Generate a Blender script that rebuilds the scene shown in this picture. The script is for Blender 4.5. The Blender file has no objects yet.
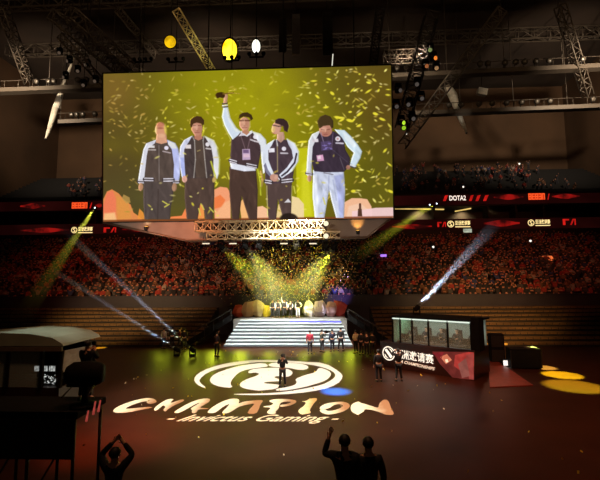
import bpy, math, random
import numpy as np
from math import sin, cos, radians, pi, sqrt
from mathutils import Vector, Matrix, Euler

# ------------------------------------------------------------------ camera
SC = bpy.context.scene
COL = SC.collection
FPX = 410.0
CAM = np.array([2.5, 0.0, 5.35])
YAW, PITCH, ROLL = radians(2.5), radians(5.85), radians(0.4)
_f = np.array([-sin(YAW)*cos(PITCH), cos(YAW)*cos(PITCH), sin(PITCH)])
_r0 = np.array([cos(YAW), sin(YAW), 0.0])
_u0 = np.cross(_r0, _f)
_r = cos(ROLL)*_r0 - sin(ROLL)*_u0
_u = sin(ROLL)*_r0 + cos(ROLL)*_u0

def ray(x, y): return _f + _r*(x-300)/FPX + _u*(240-y)/FPX
def at(x, y, Y):
    d = ray(x, y); return Vector(CAM + d*(Y-CAM[1])/d[1])
def onfloor(x, y, z=0.0):
    d = ray(x, y); return Vector(CAM + d*(z-CAM[2])/d[2])
def depth_scale(p):                      # metres per pixel at point p
    return float((np.array(p)-CAM) @ _f)/FPX

cam_data = bpy.data.cameras.new('camera')
cam_data.sensor_width = 36.0
cam_data.lens = 36.0*FPX/600.0
cam_data.clip_end = 300
camera = bpy.data.objects.new('camera', cam_data)
COL.objects.link(camera)
camera.matrix_world = Matrix(((_r[0], _u[0], -_f[0], CAM[0]), (_r[1], _u[1], -_f[1], CAM[1]),
                              (_r[2], _u[2], -_f[2], CAM[2]), (0, 0, 0, 1)))
SC.camera = camera
SC.view_settings.view_transform = 'Standard'
SC.view_settings.look = 'None'
SC.view_settings.gamma = 1.0
SC.view_settings.exposure = 0.0
SC.view_settings.use_curve_mapping = False
SC.cycles.use_denoising = True
SC.cycles.max_bounces = 4
SC.cycles.volume_bounces = 0
SC.cycles.sample_clamp_indirect = 2.0
SC.cycles.transparent_max_bounces = 16

# ------------------------------------------------------------------ world and lights
world = bpy.data.worlds.new('arena_dim')
SC.world = world
world.use_nodes = True
world.node_tree.nodes['Background'].inputs[0].default_value = (1.0, 0.62, 0.36, 1)
world.node_tree.nodes['Background'].inputs[1].default_value = 0.012

def aim(o, target):
    o.rotation_euler = (Vector(target)-o.location).to_track_quat('-Z', 'Y').to_euler()

def spot(name, loc, target, watts, color, deg, blend=0.6, r=0.15):
    l = bpy.data.lights.new(name, 'SPOT')
    l.energy = watts; l.color = color; l.spot_size = radians(deg); l.spot_blend = blend
    l.shadow_soft_size = r
    o = bpy.data.objects.new(name, l); COL.objects.link(o)
    o.location = loc; aim(o, target)
    return o

def area(name, loc, target, watts, color, sx, sy):
    l = bpy.data.lights.new(name, 'AREA')
    l.shape = 'RECTANGLE'; l.size = sx; l.size_y = sy; l.energy = watts; l.color = color
    o = bpy.data.objects.new(name, l); COL.objects.link(o)
    o.location = loc; aim(o, target)
    return o

WHITE, WARM, YEL, RED = (1, 0.95, 0.88), (1, 0.62, 0.3), (1, 0.85, 0.08), (1, 0.16, 0.07)
# lamps over the floor: white added for the painted projection, coloured washes around it
spot('painted_projection_fill', (0.3, 19, 30), (0.3, 20.6, 0), 50000, (1, 0.93, 0.82), 35, 0.55, 0.3)
spot('added_floor_amber', (2, 10, 24), (3, 22, 0), 11000, (1, 0.46, 0.22), 85, 1.0, 0.5)  # unseen wash added to warm the floor tone
spot('added_floor_amber', (16, 10, 22), (15, 20, 0), 8000, (1, 0.42, 0.2), 70, 1.0, 0.5)
spot('floor_red_wash', (-6, 8, 16), onfloor(120, 436), 26000, (1, 0.17, 0.06), 20, 1.0, 0.3)
spot('floor_blue_lamp', (4, 24, 26), onfloor(336, 391.5), 4200000, (0.008, 0.14, 1), 3.8, 1.0, 0.05)
spot('stage_white_lamp', (-3.5, 24, 22), (-0.1, 35.6, 1.0), 90000, (0.96, 1, 0.98), 30, 0.5, 0.2)
spot('stage_top_lamp', (3.5, 30, 20), (-0.2, 39.4, 2.6), 80000, (1, 0.95, 0.85), 20, 0.8, 0.2)
for _x, _t, _w in ((-10.5, -11, 130), (-8.2, -8.6, 190), (-6.2, -6.2, 230), (-4.0, -3.8, 230), (-1.6, -1.5, 110), (1.4, 1.5, 90), (3.4, 3.6, 170), (5.2, 5.6, 190)):
    spot('stage_foot_lamp', (_x, 34.35, 1.5), (_t, 31.2, 0), _w*1.05, (0.86, 1, 0.04), 110, 1.0, 0.5)
spot('pool_yellow_lamp', (17, 26, 16), onfloor(562, 375), 330000, (0.85, 1, 0.02), 8, 0.4, 0.05)
spot('pool_yellow_lamp', (16, 27, 16), onfloor(543, 367.5), 260000, (0.85, 1, 0.2), 6, 0.5, 0.05)
spot('pool_yellow_lamp', (18, 26, 14), onfloor(574, 386), 90000, (0.95, 0.85, 0.03), 12, 0.5, 0.05)
spot('strip_yellow_lamp', (-22, 30, 10), onfloor(97, 348), 170000, (0.88, 1, 0.05), 6, 0.5, 0.05)
# unseen washes added to light the crowd
spot('added_crowd_red', (-24, 26, 26), (-22, 54, 8), 7500, RED, 62, 1.0, 0.6)
spot('added_crowd_red', (-8, 24, 12), (-12, 53, 8), 5500, (1, 0.3, 0.14), 46, 1.0, 0.6)
spot('added_crowd_red', (24, 26, 26), (24, 54, 8), 8500, (1, 0.26, 0.12), 62, 1.0, 0.6)
spot('crowd_warm_wash', (0, 26, 10.5), (0, 50, 7.5), 3600, (1, 0.72, 0.25), 50, 1.0, 0.6)
spot('crowd_violet_wash', (6, 38, 9), (4.6, 43.4, 4.2), 5200, (0.35, 0.2, 1), 26, 0.9, 0.2)
spot('added_bleacher_amber', (-18, 28, 9), (-17, 42, 2), 7500, (1, 0.66, 0.3), 64, 1.0, 0.4)  # unseen washes added to lift the bleachers
spot('added_bleacher_amber', (17, 27, 9), (18, 42, 2), 7500, (1, 0.58, 0.22), 64, 1.0, 0.4)
for _x in (-42, -15, 15, 42):
    spot('added_roof_fill', (_x, 44, 31), (_x, 80, 37), 26000, (1, 0.83, 0.62), 84, 1.0, 0.6)  # unseen fill added to lift the roof and back wall
    spot('added_roof_fill', (_x, 26, 34), (_x, 44, 46), 2600, (1, 0.66, 0.36), 130, 1.0, 0.6)
for _x in (-13, -3, 6):
    spot('added_fascia_fill', (_x, 28, 6.5), (_x, 36.5, 10.3), {-13: 1300, -3: 700, 6: 520}[_x], (1, 0.84, 0.72), 76, 1.0, 0.3)  # unseen fill added to brighten the fascia

# ------------------------------------------------------------------ materials
def lin(c):
    c = np.asarray(c, float)/255.0
    return np.where(c <= 0.04045, c/12.92, ((c+0.055)/1.055)**2.4)

MATS = {}
def mat(name, rgb, rough=0.6, metal=0.0, var=0.15, scale=6.0, bump=0.0, spec=0.5):
    if name in MATS: return MATS[name]
    m = bpy.data.materials.new(name); m.use_nodes = True
    nt = m.node_tree; b = nt.nodes['Principled BSDF']
    c = lin(rgb)
    n = nt.nodes.new('ShaderNodeTexNoise'); n.inputs['Scale'].default_value = scale; n.inputs['Detail'].default_value = 4
    tc = nt.nodes.new('ShaderNodeTexCoord'); nt.links.new(tc.outputs['Object'], n.inputs['Vector'])
    rp = nt.nodes.new('ShaderNodeValToRGB')
    rp.color_ramp.elements[0].position = 0.3; rp.color_ramp.elements[1].position = 0.7
    rp.color_ramp.elements[0].color = (*np.clip(c*(1-var), 0, 1), 1)
    rp.color_ramp.elements[1].color = (*np.clip(c*(1+var), 0, 1), 1)
    nt.links.new(n.outputs['Fac'], rp.inputs['Fac']); nt.links.new(rp.outputs['Color'], b.inputs['Base Color'])
    b.inputs['Roughness'].default_value = rough; b.inputs['Metallic'].default_value = metal
    b.inputs['Specular IOR Level'].default_value = spec
    if bump:
        bp = nt.nodes.new('ShaderNodeBump'); bp.inputs['Strength'].default_value = bump
        nt.links.new(n.outputs['Fac'], bp.inputs['Height']); nt.links.new(bp.outputs['Normal'], b.inputs['Normal'])
    MATS[name] = m
    return m

def glow(name, rgb, strength=1.0, var=0.0, scale=3.0, rgb2=None, sample=False):
    if name in MATS: return MATS[name]
    m = bpy.data.materials.new(name); m.use_nodes = True
    nt = m.node_tree; nt.nodes.clear()
    out = nt.nodes.new('ShaderNodeOutputMaterial'); e = nt.nodes.new('ShaderNodeEmission')
    e.inputs['Strength'].default_value = strength
    nt.links.new(e.outputs[0], out.inputs['Surface'])
    c = lin(rgb); c2 = lin(rgb2) if rgb2 is not None else c*(1-var)
    n = nt.nodes.new('ShaderNodeTexNoise'); n.inputs['Scale'].default_value = scale; n.inputs['Detail'].default_value = 3
    tc = nt.nodes.new('ShaderNodeTexCoord'); nt.links.new(tc.outputs['Object'], n.inputs['Vector'])
    rp = nt.nodes.new('ShaderNodeValToRGB')
    rp.color_ramp.elements[0].position = 0.38; rp.color_ramp.elements[1].position = 0.62
    rp.color_ramp.elements[0].color = (*c2, 1); rp.color_ramp.elements[1].color = (*c, 1)
    nt.links.new(n.outputs['Fac'], rp.inputs['Fac']); nt.links.new(rp.outputs['Color'], e.inputs['Color'])
    if not sample: m.cycles.emission_sampling = 'NONE'
    MATS[name] = m
    return m

BLACK = mat('black_matte', (17, 15, 14), 0.8, spec=.12)
DARKM = mat('dark_metal', (46, 40, 36), 0.5, 0.4)
STEEL = mat('truss_steel', (92, 80, 68), 0.5, 0.3)
ALU = mat('truss_aluminium', (205, 190, 165), 0.45, 0.1)

# ------------------------------------------------------------------ mesh builder
class MB:
    def __init__(self): self.v = []; self.f = []; self.m = []; self.s = []
    def add(self, verts, faces, mi=0, smooth=False):
        b = len(self.v); self.v += [tuple(p) for p in verts]
        for f in faces: self.f.append(tuple(b+i for i in f)); self.m.append(mi); self.s.append(smooth)
        return self
    def box(self, c, s, mi=0, rot=None, taper=1.0):
        hx, hy, hz = s[0]/2, s[1]/2, s[2]/2
        vs = []
        for z, k in ((-hz, 1.0), (hz, taper)):
            for x, y in ((-hx, -hy), (hx, -hy), (hx, hy), (-hx, hy)): vs.append(Vector((x*k, y*k, z)))
        if rot is not None: vs = [rot @ p for p in vs]
        c = Vector(c); vs = [p+c for p in vs]
        return self.add(vs, [(3, 2, 1, 0), (4, 5, 6, 7), (0, 1, 5, 4), (1, 2, 6, 5), (2, 3, 7, 6), (3, 0, 4, 7)], mi)
    def tube(self, p0, p1, r0, r1=None, n=8, mi=0, smooth=True):
        r1 = r0 if r1 is None else r1
        p0, p1 = Vector(p0), Vector(p1); d = (p1-p0).normalized()
        a = d.orthogonal().normalized(); b = d.cross(a)
        vs = [p0+(a*cos(t)+b*sin(t))*r0 for t in [2*pi*i/n for i in range(n)]]
        vs += [p1+(a*cos(t)+b*sin(t))*r1 for t in [2*pi*i/n for i in range(n)]]
        self.add(vs, [(i, (i+1) % n, n+(i+1) % n, n+i) for i in range(n)], mi, smooth)
        k = len(self.v)-2*n
        self.f.append(tuple(k+i for i in reversed(range(n)))); self.m.append(mi); self.s.append(False)
        self.f.append(tuple(k+n+i for i in range(n))); self.m.append(mi); self.s.append(False)
        return self
    def lathe(self, prof, axis_o, axis_d, n=14, mi=0, smooth=True):   # prof: (along, radius)
        o, d = Vector(axis_o), Vector(axis_d).normalized()
        a = d.orthogonal().normalized(); b = d.cross(a)
        vs = []
        for h, r in prof:
            vs += [o+d*h+(a*cos(2*pi*i/n)+b*sin(2*pi*i/n))*r for i in range(n)]
        fs = []
        for j in range(len(prof)-1):
            fs += [(j*n+i, j*n+(i+1) % n, (j+1)*n+(i+1) % n, (j+1)*n+i) for i in range(n)]
        fs.append(tuple(reversed(range(n)))); fs.append(tuple((len(prof)-1)*n+i for i in range(n)))
        return self.add(vs, fs, mi, smooth)
    def ball(self, c, r, mi=0, nu=10, nv=7):
        c = Vector(c); rr = (r, r, r) if isinstance(r, (int, float)) else r
        vs = [c+Vector((0, 0, -rr[2]))]
        for j in range(1, nv):
            t = -pi/2+pi*j/nv
            vs += [c+Vector((rr[0]*cos(t)*cos(2*pi*i/nu), rr[1]*cos(t)*sin(2*pi*i/nu), rr[2]*sin(t))) for i in range(nu)]
        vs.append(c+Vector((0, 0, rr[2])))
        fs = [(0, 1+(i+1) % nu, 1+i) for i in range(nu)]
        for j in range(nv-2):
            b = 1+j*nu
            fs += [(b+i, b+(i+1) % nu, b+nu+(i+1) % nu, b+nu+i) for i in range(nu)]
        t = len(vs)-1; b = 1+(nv-2)*nu
        fs += [(b+i, b+(i+1) % nu, t) for i in range(nu)]
        return self.add(vs, fs, mi, True)
    def prism(self, pts, off, mi=0):     # pts: closed 3-D outline, off: thickness vector
        n = len(pts); off = Vector(off); p = [Vector(q) for q in pts]
        return self.add(p+[q+off for q in p], [tuple(range(n)), tuple(reversed(range(n, 2*n)))] +
                        [(i, n+i, n+(i+1) % n, (i+1) % n) for i in range(n)], mi)
    def build(self, name, mats, parent=None):
        me = bpy.data.meshes.new(name); me.from_pydata(self.v, [], self.f)
        for m in (mats if isinstance(mats, (list, tuple)) else [mats]): me.materials.append(m)
        me.polygons.foreach_set('material_index', self.m); me.polygons.foreach_set('use_smooth', self.s)
        me.update()
        return link(name, me, parent)

def link(name, me, parent=None):
    o = bpy.data.objects.new(name, me); COL.objects.link(o)
    if parent is not None: o.parent = parent
    return o

def tag(o, label, cat, group=None, kind=None):
    o['label'] = label; o['category'] = cat
    if group: o['group'] = group
    if kind: o['kind'] = kind
    return o

def thing(name, label, cat, loc=(0, 0, 0), rotz=0.0, group=None):
    o = bpy.data.objects.new(name, None); COL.objects.link(o)
    o.empty_display_size = 0.2
    o.location = loc; o.rotation_euler = (0, 0, rotz)
    return tag(o, label, cat, group)

def struct(name, mb, m, label=None):
    o = mb.build(name, m); o['kind'] = 'structure'
    if label: o['label'] = label
    return o

def dup(root, loc=None, rotz=None, label=None, group=None):
    r = root.copy(); COL.objects.link(r)
    if loc is not None: r.location = loc
    if rotz is not None: r.rotation_euler = (0, 0, rotz)
    if label: r['label'] = label
    if group: r['group'] = group
    for ch in list(root.children):
        c = ch.copy(); COL.objects.link(c); c.parent = r
        for g in ch.children:
            d = g.copy(); COL.objects.link(d); d.parent = c
    return r

def text_mesh(body, shear=0.0, bold=0.0, width=1.0, extrude=0.0):
    c = bpy.data.curves.new('lettering', 'FONT'); c.body = body; c.shear = shear; c.offset = bold
    c.extrude = extrude; c.resolution_u = 3
    o = bpy.data.objects.new('lettering', c); COL.objects.link(o)
    bpy.context.view_layer.update()
    me = bpy.data.meshes.new_from_object(o.evaluated_get(bpy.context.evaluated_depsgraph_get()))
    bpy.data.objects.remove(o); bpy.data.curves.remove(c)
    n = len(me.vertices); a = np.empty(n*3); me.vertices.foreach_get('co', a); a = a.reshape(-1, 3)
    lo, hi = a.min(0), a.max(0)
    a[:, 0] = (a[:, 0]-lo[0])/(hi[0]-lo[0]); a[:, 1] = (a[:, 1]-lo[1])/(hi[1]-lo[1])
    return me, a                          # unit box in x and y

def text_on(name, body, origin, ex, ey, m, parent=None, shear=0.0, bold=0.0, lift=None):
    """lettering laid in the frame origin + ex*u + ey*v"""
    me, a = text_mesh(body, shear, bold)
    o0, ex, ey = np.array(origin), np.array(ex), np.array(ey)
    p = o0+a[:, :1]*ex+a[:, 1:2]*ey
    if lift is not None: p = p+np.array(lift)
    me.vertices.foreach_set('co', p.ravel()); me.materials.clear(); me.materials.append(m)
    for q in me.polygons: q.material_index = 0
    me.update(); me.name = name
    return link(name, me, parent)
# ------------------------------------------------------------------ the room
FLOOR = mat('floor_dark', (50, 23, 11), 0.46, 0.0, 0.2, 0.6, 0.0, 0.16)
CONC = mat('concrete_dark', (62, 50, 42), 0.85, 0, 0.2, 1.0)
WALLM = mat('back_wall_brown', (92, 66, 44), 0.9, 0, 0.25, 0.12)
CEILM = mat('ceiling_brown', (58, 44, 34), 0.9, 0, 0.3, 0.15)
PARAM = mat('parapet_dark', (50, 44, 54), 0.6, 0, 0.2, 0.6)
struct('floor', MB().box((0, 35, -0.15), (110, 100, 0.3)), FLOOR)
struct('ceiling', MB().box((0, 40, 46.4), (110, 92, 0.8)), CEILM)
struct('wall_back', MB().box((0, 85.4, 23), (110, 0.8, 46)), WALLM)
struct('wall_left', MB().box((-54.6, 42, 23), (0.8, 86, 46)), WALLM)
struct('wall_right', MB().box((54.6, 42, 23), (0.8, 86, 46)), WALLM)

# lower stand: rows of concrete steps behind the parapet
ROW0, ROWD, ROWH, NROW = 43.5, 0.92, 0.455, 17
Z0 = 3.05
mb = MB()
for i in range(NROW):
    z = Z0+i*ROWH
    mb.box((0, ROW0+i*ROWD+ROWD/2, z/2), (106, ROWD, z))
struct('lower_stand', mb, CONC)
mb = MB()
mb.box((0, 43.2, 1.95), (106, 0.4, 3.9)); mb.box((0, 43.2, 3.95), (106, 0.5, 0.1))
struct('trim_1', mb, PARAM, 'dark parapet along the front of the lower stand')
# block behind the lower stand: suites between two ribbon boards
mb = MB()
mb.box((0, 61.7, 6.4), (106, 3.4, 12.8))
mb.box((0, 61.8, 13.5), (106, 3.0, 1.6))
mb.box((0, 63.8, 15.5), (106, 0.5, 3.0))
mb.box((0, 63.1, 17.4), (106, 3.4, 1.9))
for i in range(27):
    x = -52+i*4.0
    if abs(x-15.0) > 2.4 and abs(x-23) > 2.2: mb.box((x, 62.6, 15.4), (0.25, 2.2, 2.6))
struct('suite_level', mb, mat('suite_dark', (40, 32, 26), 0.8))
# upper stand
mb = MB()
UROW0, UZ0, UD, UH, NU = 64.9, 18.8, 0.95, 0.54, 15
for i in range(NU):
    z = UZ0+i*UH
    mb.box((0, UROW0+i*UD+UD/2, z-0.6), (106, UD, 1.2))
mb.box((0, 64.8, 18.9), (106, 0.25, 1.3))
struct('upper_stand', mb, mat('upper_stand_shade', (24, 20, 18), .9))  # shade of the unlit stand put into a darker colour

# ------------------------------------------------------------------ big video screen
SCR_C = Vector((-3.9763, 36.0, 17.8311)); SW, SH = 26.442, 13.7549
_ya, _ti = -0.0002, 0.0786
S_R = Vector((cos(_ya), sin(_ya), 0)); S_N = Vector((sin(_ya), -cos(_ya), 0))
S_U = Vector((0, 0, cos(_ti)))+S_N*sin(_ti); S_F = S_R.cross(S_U)
if S_F.y > 0: S_F = -S_F
class Paint:
    """rasterises the broadcast picture; coordinates are in the picture plane's own units"""
    def __init__(s):
        s.nx, s.ny = 576, 300
        u = (np.arange(s.nx)+0.5)/s.nx; v = (np.arange(s.ny)+0.5)/s.ny
        U, V = np.meshgrid(u, v)
        tl, tr, br, bl = (104, 74), (392, 65.5), (392, 217.5), (103, 222.5)
        s.X = (tl[0]*(1-U)+tr[0]*U)*(1-V)+(bl[0]*(1-U)+br[0]*U)*V
        s.Y = (tl[1]*(1-U)+tr[1]*U)*(1-V)+(bl[1]*(1-U)+br[1]*U)*V
        s.c = np.zeros((s.ny, s.nx, 3)); s.lab = np.zeros((s.ny, s.nx), int); s.cur = 0
    def win(s, x0, y0, x1, y1):
        pad = 2.5
        j0 = int(np.clip((x0-pad-103)/289*s.nx-4, 0, s.nx)); j1 = int(np.clip((x1+pad-103)/289*s.nx+4, 0, s.nx))
        i0 = int(np.clip((y0-pad-74)/152*s.ny-8, 0, s.ny)); i1 = int(np.clip((y1+pad-64)/150*s.ny+8, 0, s.ny))
        return slice(i0, i1), slice(j0, j1)
    def blend(s, w, cov, col):
        cov = cov[..., None]
        s.c[w] = s.c[w]*(1-cov)+np.array(col, float)*cov
        if s.cur: s.lab[w] = np.where(cov[..., 0] > 0.5, s.cur, s.lab[w])
    def poly(s, pts, col, a=1.0, soft=0.7):
        p = np.array(pts, float); w = s.win(p[:, 0].min(), p[:, 1].min(), p[:, 0].max(), p[:, 1].max())
        X, Y = s.X[w], s.Y[w]
        if X.size == 0: return
        ins = np.zeros(X.shape, bool); d = np.full(X.shape, 1e9); n = len(p)
        for i in range(n):
            (x0, y0), (x1, y1) = p[i], p[(i+1) % n]
            if y0 != y1:
                ins ^= ((y0 > Y) != (y1 > Y)) & (X < (x1-x0)*(Y-y0)/(y1-y0)+x0)
            ex, ey = x1-x0, y1-y0; L = ex*ex+ey*ey+1e-9
            t = np.clip(((X-x0)*ex+(Y-y0)*ey)/L, 0, 1)
            d = np.minimum(d, np.hypot(X-x0-t*ex, Y-y0-t*ey))
        s.blend(w, a*np.clip(0.5+np.where(ins, d, -d)/soft, 0, 1), col)
    def ell(s, cx, cy, rx, ry, col, rot=0.0, a=1.0, soft=0.7):
        R = max(rx, ry)+soft; w = s.win(cx-R, cy-R, cx+R, cy+R); X, Y = s.X[w]-cx, s.Y[w]-cy
        if X.size == 0: return
        c_, s_ = cos(rot), sin(rot); x = X*c_+Y*s_; y = -X*s_+Y*c_
        r = np.hypot(x/rx, y/ry); d = (1-r)*min(rx, ry)
        s.blend(w, a*np.clip(0.5+d/soft, 0, 1), col)
    def line(s, pts, wd, col, a=1.0, soft=0.6):
        p = np.array(pts, float)
        for (x0, y0), (x1, y1) in zip(p[:-1], p[1:]):
            w = s.win(min(x0, x1)-wd, min(y0, y1)-wd, max(x0, x1)+wd, max(y0, y1)+wd); X, Y = s.X[w], s.Y[w]
            if X.size == 0: continue
            ex, ey = x1-x0, y1-y0; t = np.clip(((X-x0)*ex+(Y-y0)*ey)/(ex*ex+ey*ey+1e-9), 0, 1)
            d = wd/2-np.hypot(X-x0-t*ex, Y-y0-t*ey)
            s.blend(w, a*np.clip(0.5+d/soft, 0, 1), col)
    def glow(s, cx, cy, rx, ry, col, a):
        g = np.exp(-(((s.X-cx)/rx)**2+((s.Y-cy)/ry)**2))[..., None]*a
        s.c = s.c*(1-g)+np.array(col, float)*g

rs = np.random.RandomState(7)
P = Paint()
P.c[:] = (92, 80, 26)
P.glow(250, 110, 75, 90, (168, 160, 18), 0.97)
P.glow(215, 90, 60, 40, (150, 146, 14), 0.6)
P.glow(112, 90, 30, 34, (138, 104, 44), 0.75)
P.glow(112, 165, 38, 50, (82, 66, 36), 0.8)
P.glow(158, 200, 60, 26, (78, 72, 48), 0.75)
P.glow(380, 100, 36, 60, (92, 72, 24), 0.95)
P.glow(375, 180, 32, 40, (94, 88, 22), 0.85)
P.glow(345, 160, 24, 50, (112, 108, 14), 0.5)
P.glow(310, 140, 30, 40, (140, 138, 10), 0.5)
P.glow(290, 195, 24, 34, (148, 148, 14), 0.7)
for k in range(60):                      # soft cloudiness of the hall air
    P.glow(rs.uniform(104, 392), rs.uniform(70, 215), rs.uniform(6, 20), rs.uniform(5, 14),
           (150, 138, 20) if rs.rand() < .5 else (92, 80, 28), 0.12)
def flecks(n, xr, yr, a0, a1):
    for k in range(n):
        x, y = rs.uniform(*xr), rs.uniform(*yr); L = rs.uniform(0.9, 2.7); t = rs.choice([-0.5, -0.15, 0.3, 0.8, -1.0])+rs.uniform(-.3, .3)
        col = [(222, 206, 80), (252, 242, 130), (200, 172, 72), (220, 204, 130), (240, 228, 60)][rs.randint(5)]
        if x < 150: col = [(200, 160, 76), (214, 186, 110), (176, 150, 60)][rs.randint(3)]
        P.ell(x, y, L, rs.uniform(0.55, 1.05), col, t, rs.uniform(a0, a1), 0.9)
flecks(120, (104, 240), (74, 200), .35, .85)
flecks(60, (104, 180), (80, 140), .4, .8)
flecks(70, (215, 320), (68, 150), .25, .6)
flecks(230, (300, 391), (68, 205), .55, 1.0)
for k in range(22):                      # the largest gold pieces
    P.ell(rs.uniform(300, 390), rs.uniform(70, 200), rs.uniform(2.2, 3.6), rs.uniform(.8, 1.5), (246, 232, 60), rs.uniform(-.7, .7), .9, .9)
# stage props and the light column in the picture
P.poly([(297.5, 149), (311.5, 147.5), (316, 217), (298.5, 217)], (196, 194, 22), 0.95, 1.2)
P.poly([(304, 165), (309, 160), (313, 216), (302, 216)], (222, 220, 50), 0.6, 3)
P.poly([(103, 221), (103, 200), (107, 192), (112, 190), (119, 194), (125, 201), (131, 205), (134, 213), (140, 217), (144, 221)], (226, 138, 76))
P.poly([(103, 206), (107, 193), (113, 191), (116, 200), (116, 220), (103, 220)], (240, 122, 88), 0.85)
P.poly([(104, 214), (115, 213), (117, 222), (103, 222)], (250, 206, 140), 0.8, 2)
P.poly([(117, 196), (129, 203), (132, 219), (118, 220)], (222, 150, 70), 0.8, 1.5)
P.poly([(122, 199), (124, 195), (130, 198), (131, 203), (127, 204)], (190, 150, 80), 0.8)
P.poly([(138, 219), (140, 209), (144, 213), (146, 220)], (240, 150, 60), 0.9)
P.poly([(171, 219), (172, 217), (183, 216), (186, 210), (191, 205), (193, 211), (193, 219)], (246, 136, 78))
P.poly([(216, 219), (216, 190), (222, 187), (229, 188), (232, 193), (232, 219)], (244, 160, 116))
P.poly([(216, 198), (222, 195), (227, 200), (224, 207), (216, 209)], (240, 120, 62), 0.85, 1.2)
P.poly([(217, 214), (226, 203), (232, 200), (232, 219), (217, 219)], (250, 190, 140), 0.7, 1.5)
P.poly([(243, 219), (241, 203), (246, 198), (250, 208), (250, 219)], (250, 186, 120))
P.poly([(199, 219), (201, 205), (205, 204), (206, 219)], (240, 150, 76))
P.poly([(257, 219), (258, 207), (264, 206), (269, 209), (270, 219)], (248, 192, 150))
P.poly([(277, 219), (280, 204), (284, 206), (285, 219)], (238, 206, 140))
P.poly([(290, 219), (293, 196), (300, 198), (305, 204), (305, 219)], (240, 214, 158))
P.poly([(344, 219), (345, 202), (352, 198), (360, 198), (367, 199), (371, 206), (372, 219)], (242, 186, 148))
P.poly([(346, 219), (349, 206), (360, 203), (369, 210), (372, 219)], (246, 206, 178), .8, 1.5)
P.poly([(352, 219), (352, 211), (375, 207.5), (393, 207), (393, 219)], (244, 206, 206), 0.95)
P.poly([(357.5, 216), (358, 208.5), (361.5, 208.5), (362, 216)], (84, 54, 40))
P.line([(360, 204), (360, 209)], 2.2, (96, 60, 44))
P.poly([(103, 223), (103, 220.5), (392, 215.6), (392, 219)], (128, 66, 36), 0.85, 1.0)
BRN, WHT, LAV = (86, 72, 65), (216, 216, 228), (186, 192, 236)
SKIN = (200, 142, 112)
def stripes(p0, p1, w):                  # ribbed hem: pale - dark - pale
    (x0, y0), (x1, y1) = p0, p1
    P.line([p0, p1], w, (60, 50, 52)); P.line([(x0, y0-w*.3), (x1, y1-w*.3)], 1.15, (214, 208, 216))
    P.line([(x0, y0+w*.34), (x1, y1+w*.34)], 1.15, (206, 200, 210))
# -- first player, head thrown back
P.cur = 1
P.poly([(144.5, 181), (175, 181), (174.5, 195), (172, 208), (171, 219.5), (145, 219.5), (144, 198)], (82, 70, 66))
P.line([(159.5, 190), (158.5, 219)], 1.6, (70, 58, 54), .8)
P.line([(148, 186), (148, 219)], 2.5, (92, 80, 76), .5, 1.5)
P.poly([(147, 144), (157, 140.5), (160.5, 143), (169, 140.5), (177, 144), (175.5, 182.5), (144.5, 182.5), (146, 156)], BRN)
P.poly([(158, 140), (147.5, 144), (144.5, 150), (141.5, 165), (139, 180), (140, 184), (144.6, 184), (146, 172), (148, 156), (149.5, 149), (156, 144)], WHT)
P.poly([(168.5, 140), (177, 143.5), (180, 149), (181.5, 160), (181.5, 176), (180, 184), (174.8, 184), (175.6, 165), (173.5, 150), (170, 145)], LAV)
P.poly([(170, 141), (177, 144), (179, 149), (174, 149), (170, 145)], (226, 226, 220), .9, 1.2)
stripes((139.4, 182), (144.4, 182.2), 3.2); stripes((174.8, 182.2), (180.2, 182), 3.2)
stripes((145.5, 179.8), (154, 180), 3.6); stripes((165, 180.4), (174.5, 180.2), 3.6)
P.ell(141.6, 187.5, 2.4, 4.0, (188, 138, 104), .1); P.ell(175.8, 187.6, 2.5, 4.2, (186, 140, 108), .1)
P.poly([(157.2, 143), (158.2, 133), (168, 133), (168.8, 143), (163, 144.5)], (214, 158, 126))
P.ell(162.3, 130, 5.7, 7, (212, 150, 116)); P.ell(162, 125, 3.8, 2.6, (196, 120, 92), 0, .8, 1.4)
P.ell(162, 128.6, 3.2, .9, (150, 84, 62), 0, .7, 1); P.ell(163, 136, 3.6, 2, (228, 178, 140), 0, .8, 1.5)
P.ell(167.3, 130, 1.4, 5, (226, 208, 80), -.1, .75, 1.2); P.ell(157.6, 130.5, 1.2, 3.6, (232, 196, 130), .1, .6, 1)
P.line([(160.4, 146), (160.4, 181)], 0.9, (150, 138, 134), .6)
P.poly([(150, 146), (156, 146), (156, 148.3), (150, 148.3)], (226, 222, 222), .9); P.line([(149.2, 150.3), (157, 150.4)], 1.2, (190, 180, 176), .8)
P.ell(168, 148.4, 2.2, 2, (228, 222, 238)); P.line([(164.5, 151.8), (172, 153.4)], 1.3, (186, 170, 172), .8)
# -- second player
P.cur = 2
P.poly([(186.5, 176), (216, 175), (216, 196), (214, 219.5), (207, 219.5), (204.5, 206), (202, 203), (199, 219.5), (188, 219.5), (186, 198)], (82, 64, 56))
P.poly([(184.5, 143), (194.5, 136.5), (206.5, 136.5), (215, 142.5), (218, 158), (216, 178), (187, 179), (185, 160)], (72, 60, 58))
P.poly([(197.5, 140), (204, 140), (207, 150), (208, 178), (197.5, 178), (197, 150)], (84, 68, 58), .9)
P.poly([(194.5, 136), (186, 140.5), (182, 147), (180.5, 158), (181.6, 168), (183.5, 178), (187, 178), (186, 162), (186, 150), (190, 143.5)], (206, 208, 232))
P.poly([(182, 158), (185.8, 158), (187, 178), (183.6, 178)], (160, 172, 230), .8, 1.2)
P.poly([(206.5, 136), (216, 140.5), (219.8, 148), (221.8, 160), (221.4, 172), (219, 179.5), (215.6, 176), (215.4, 160), (213.5, 148), (210, 142)], (222, 222, 226))
P.line([(219.5, 148), (221.6, 160), (221, 174)], 1.5, (204, 204, 90), .8, 1)
P.line([(213, 162), (217, 176), (218, 183)], 1.6, (196, 200, 60), .85, 1)
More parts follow.
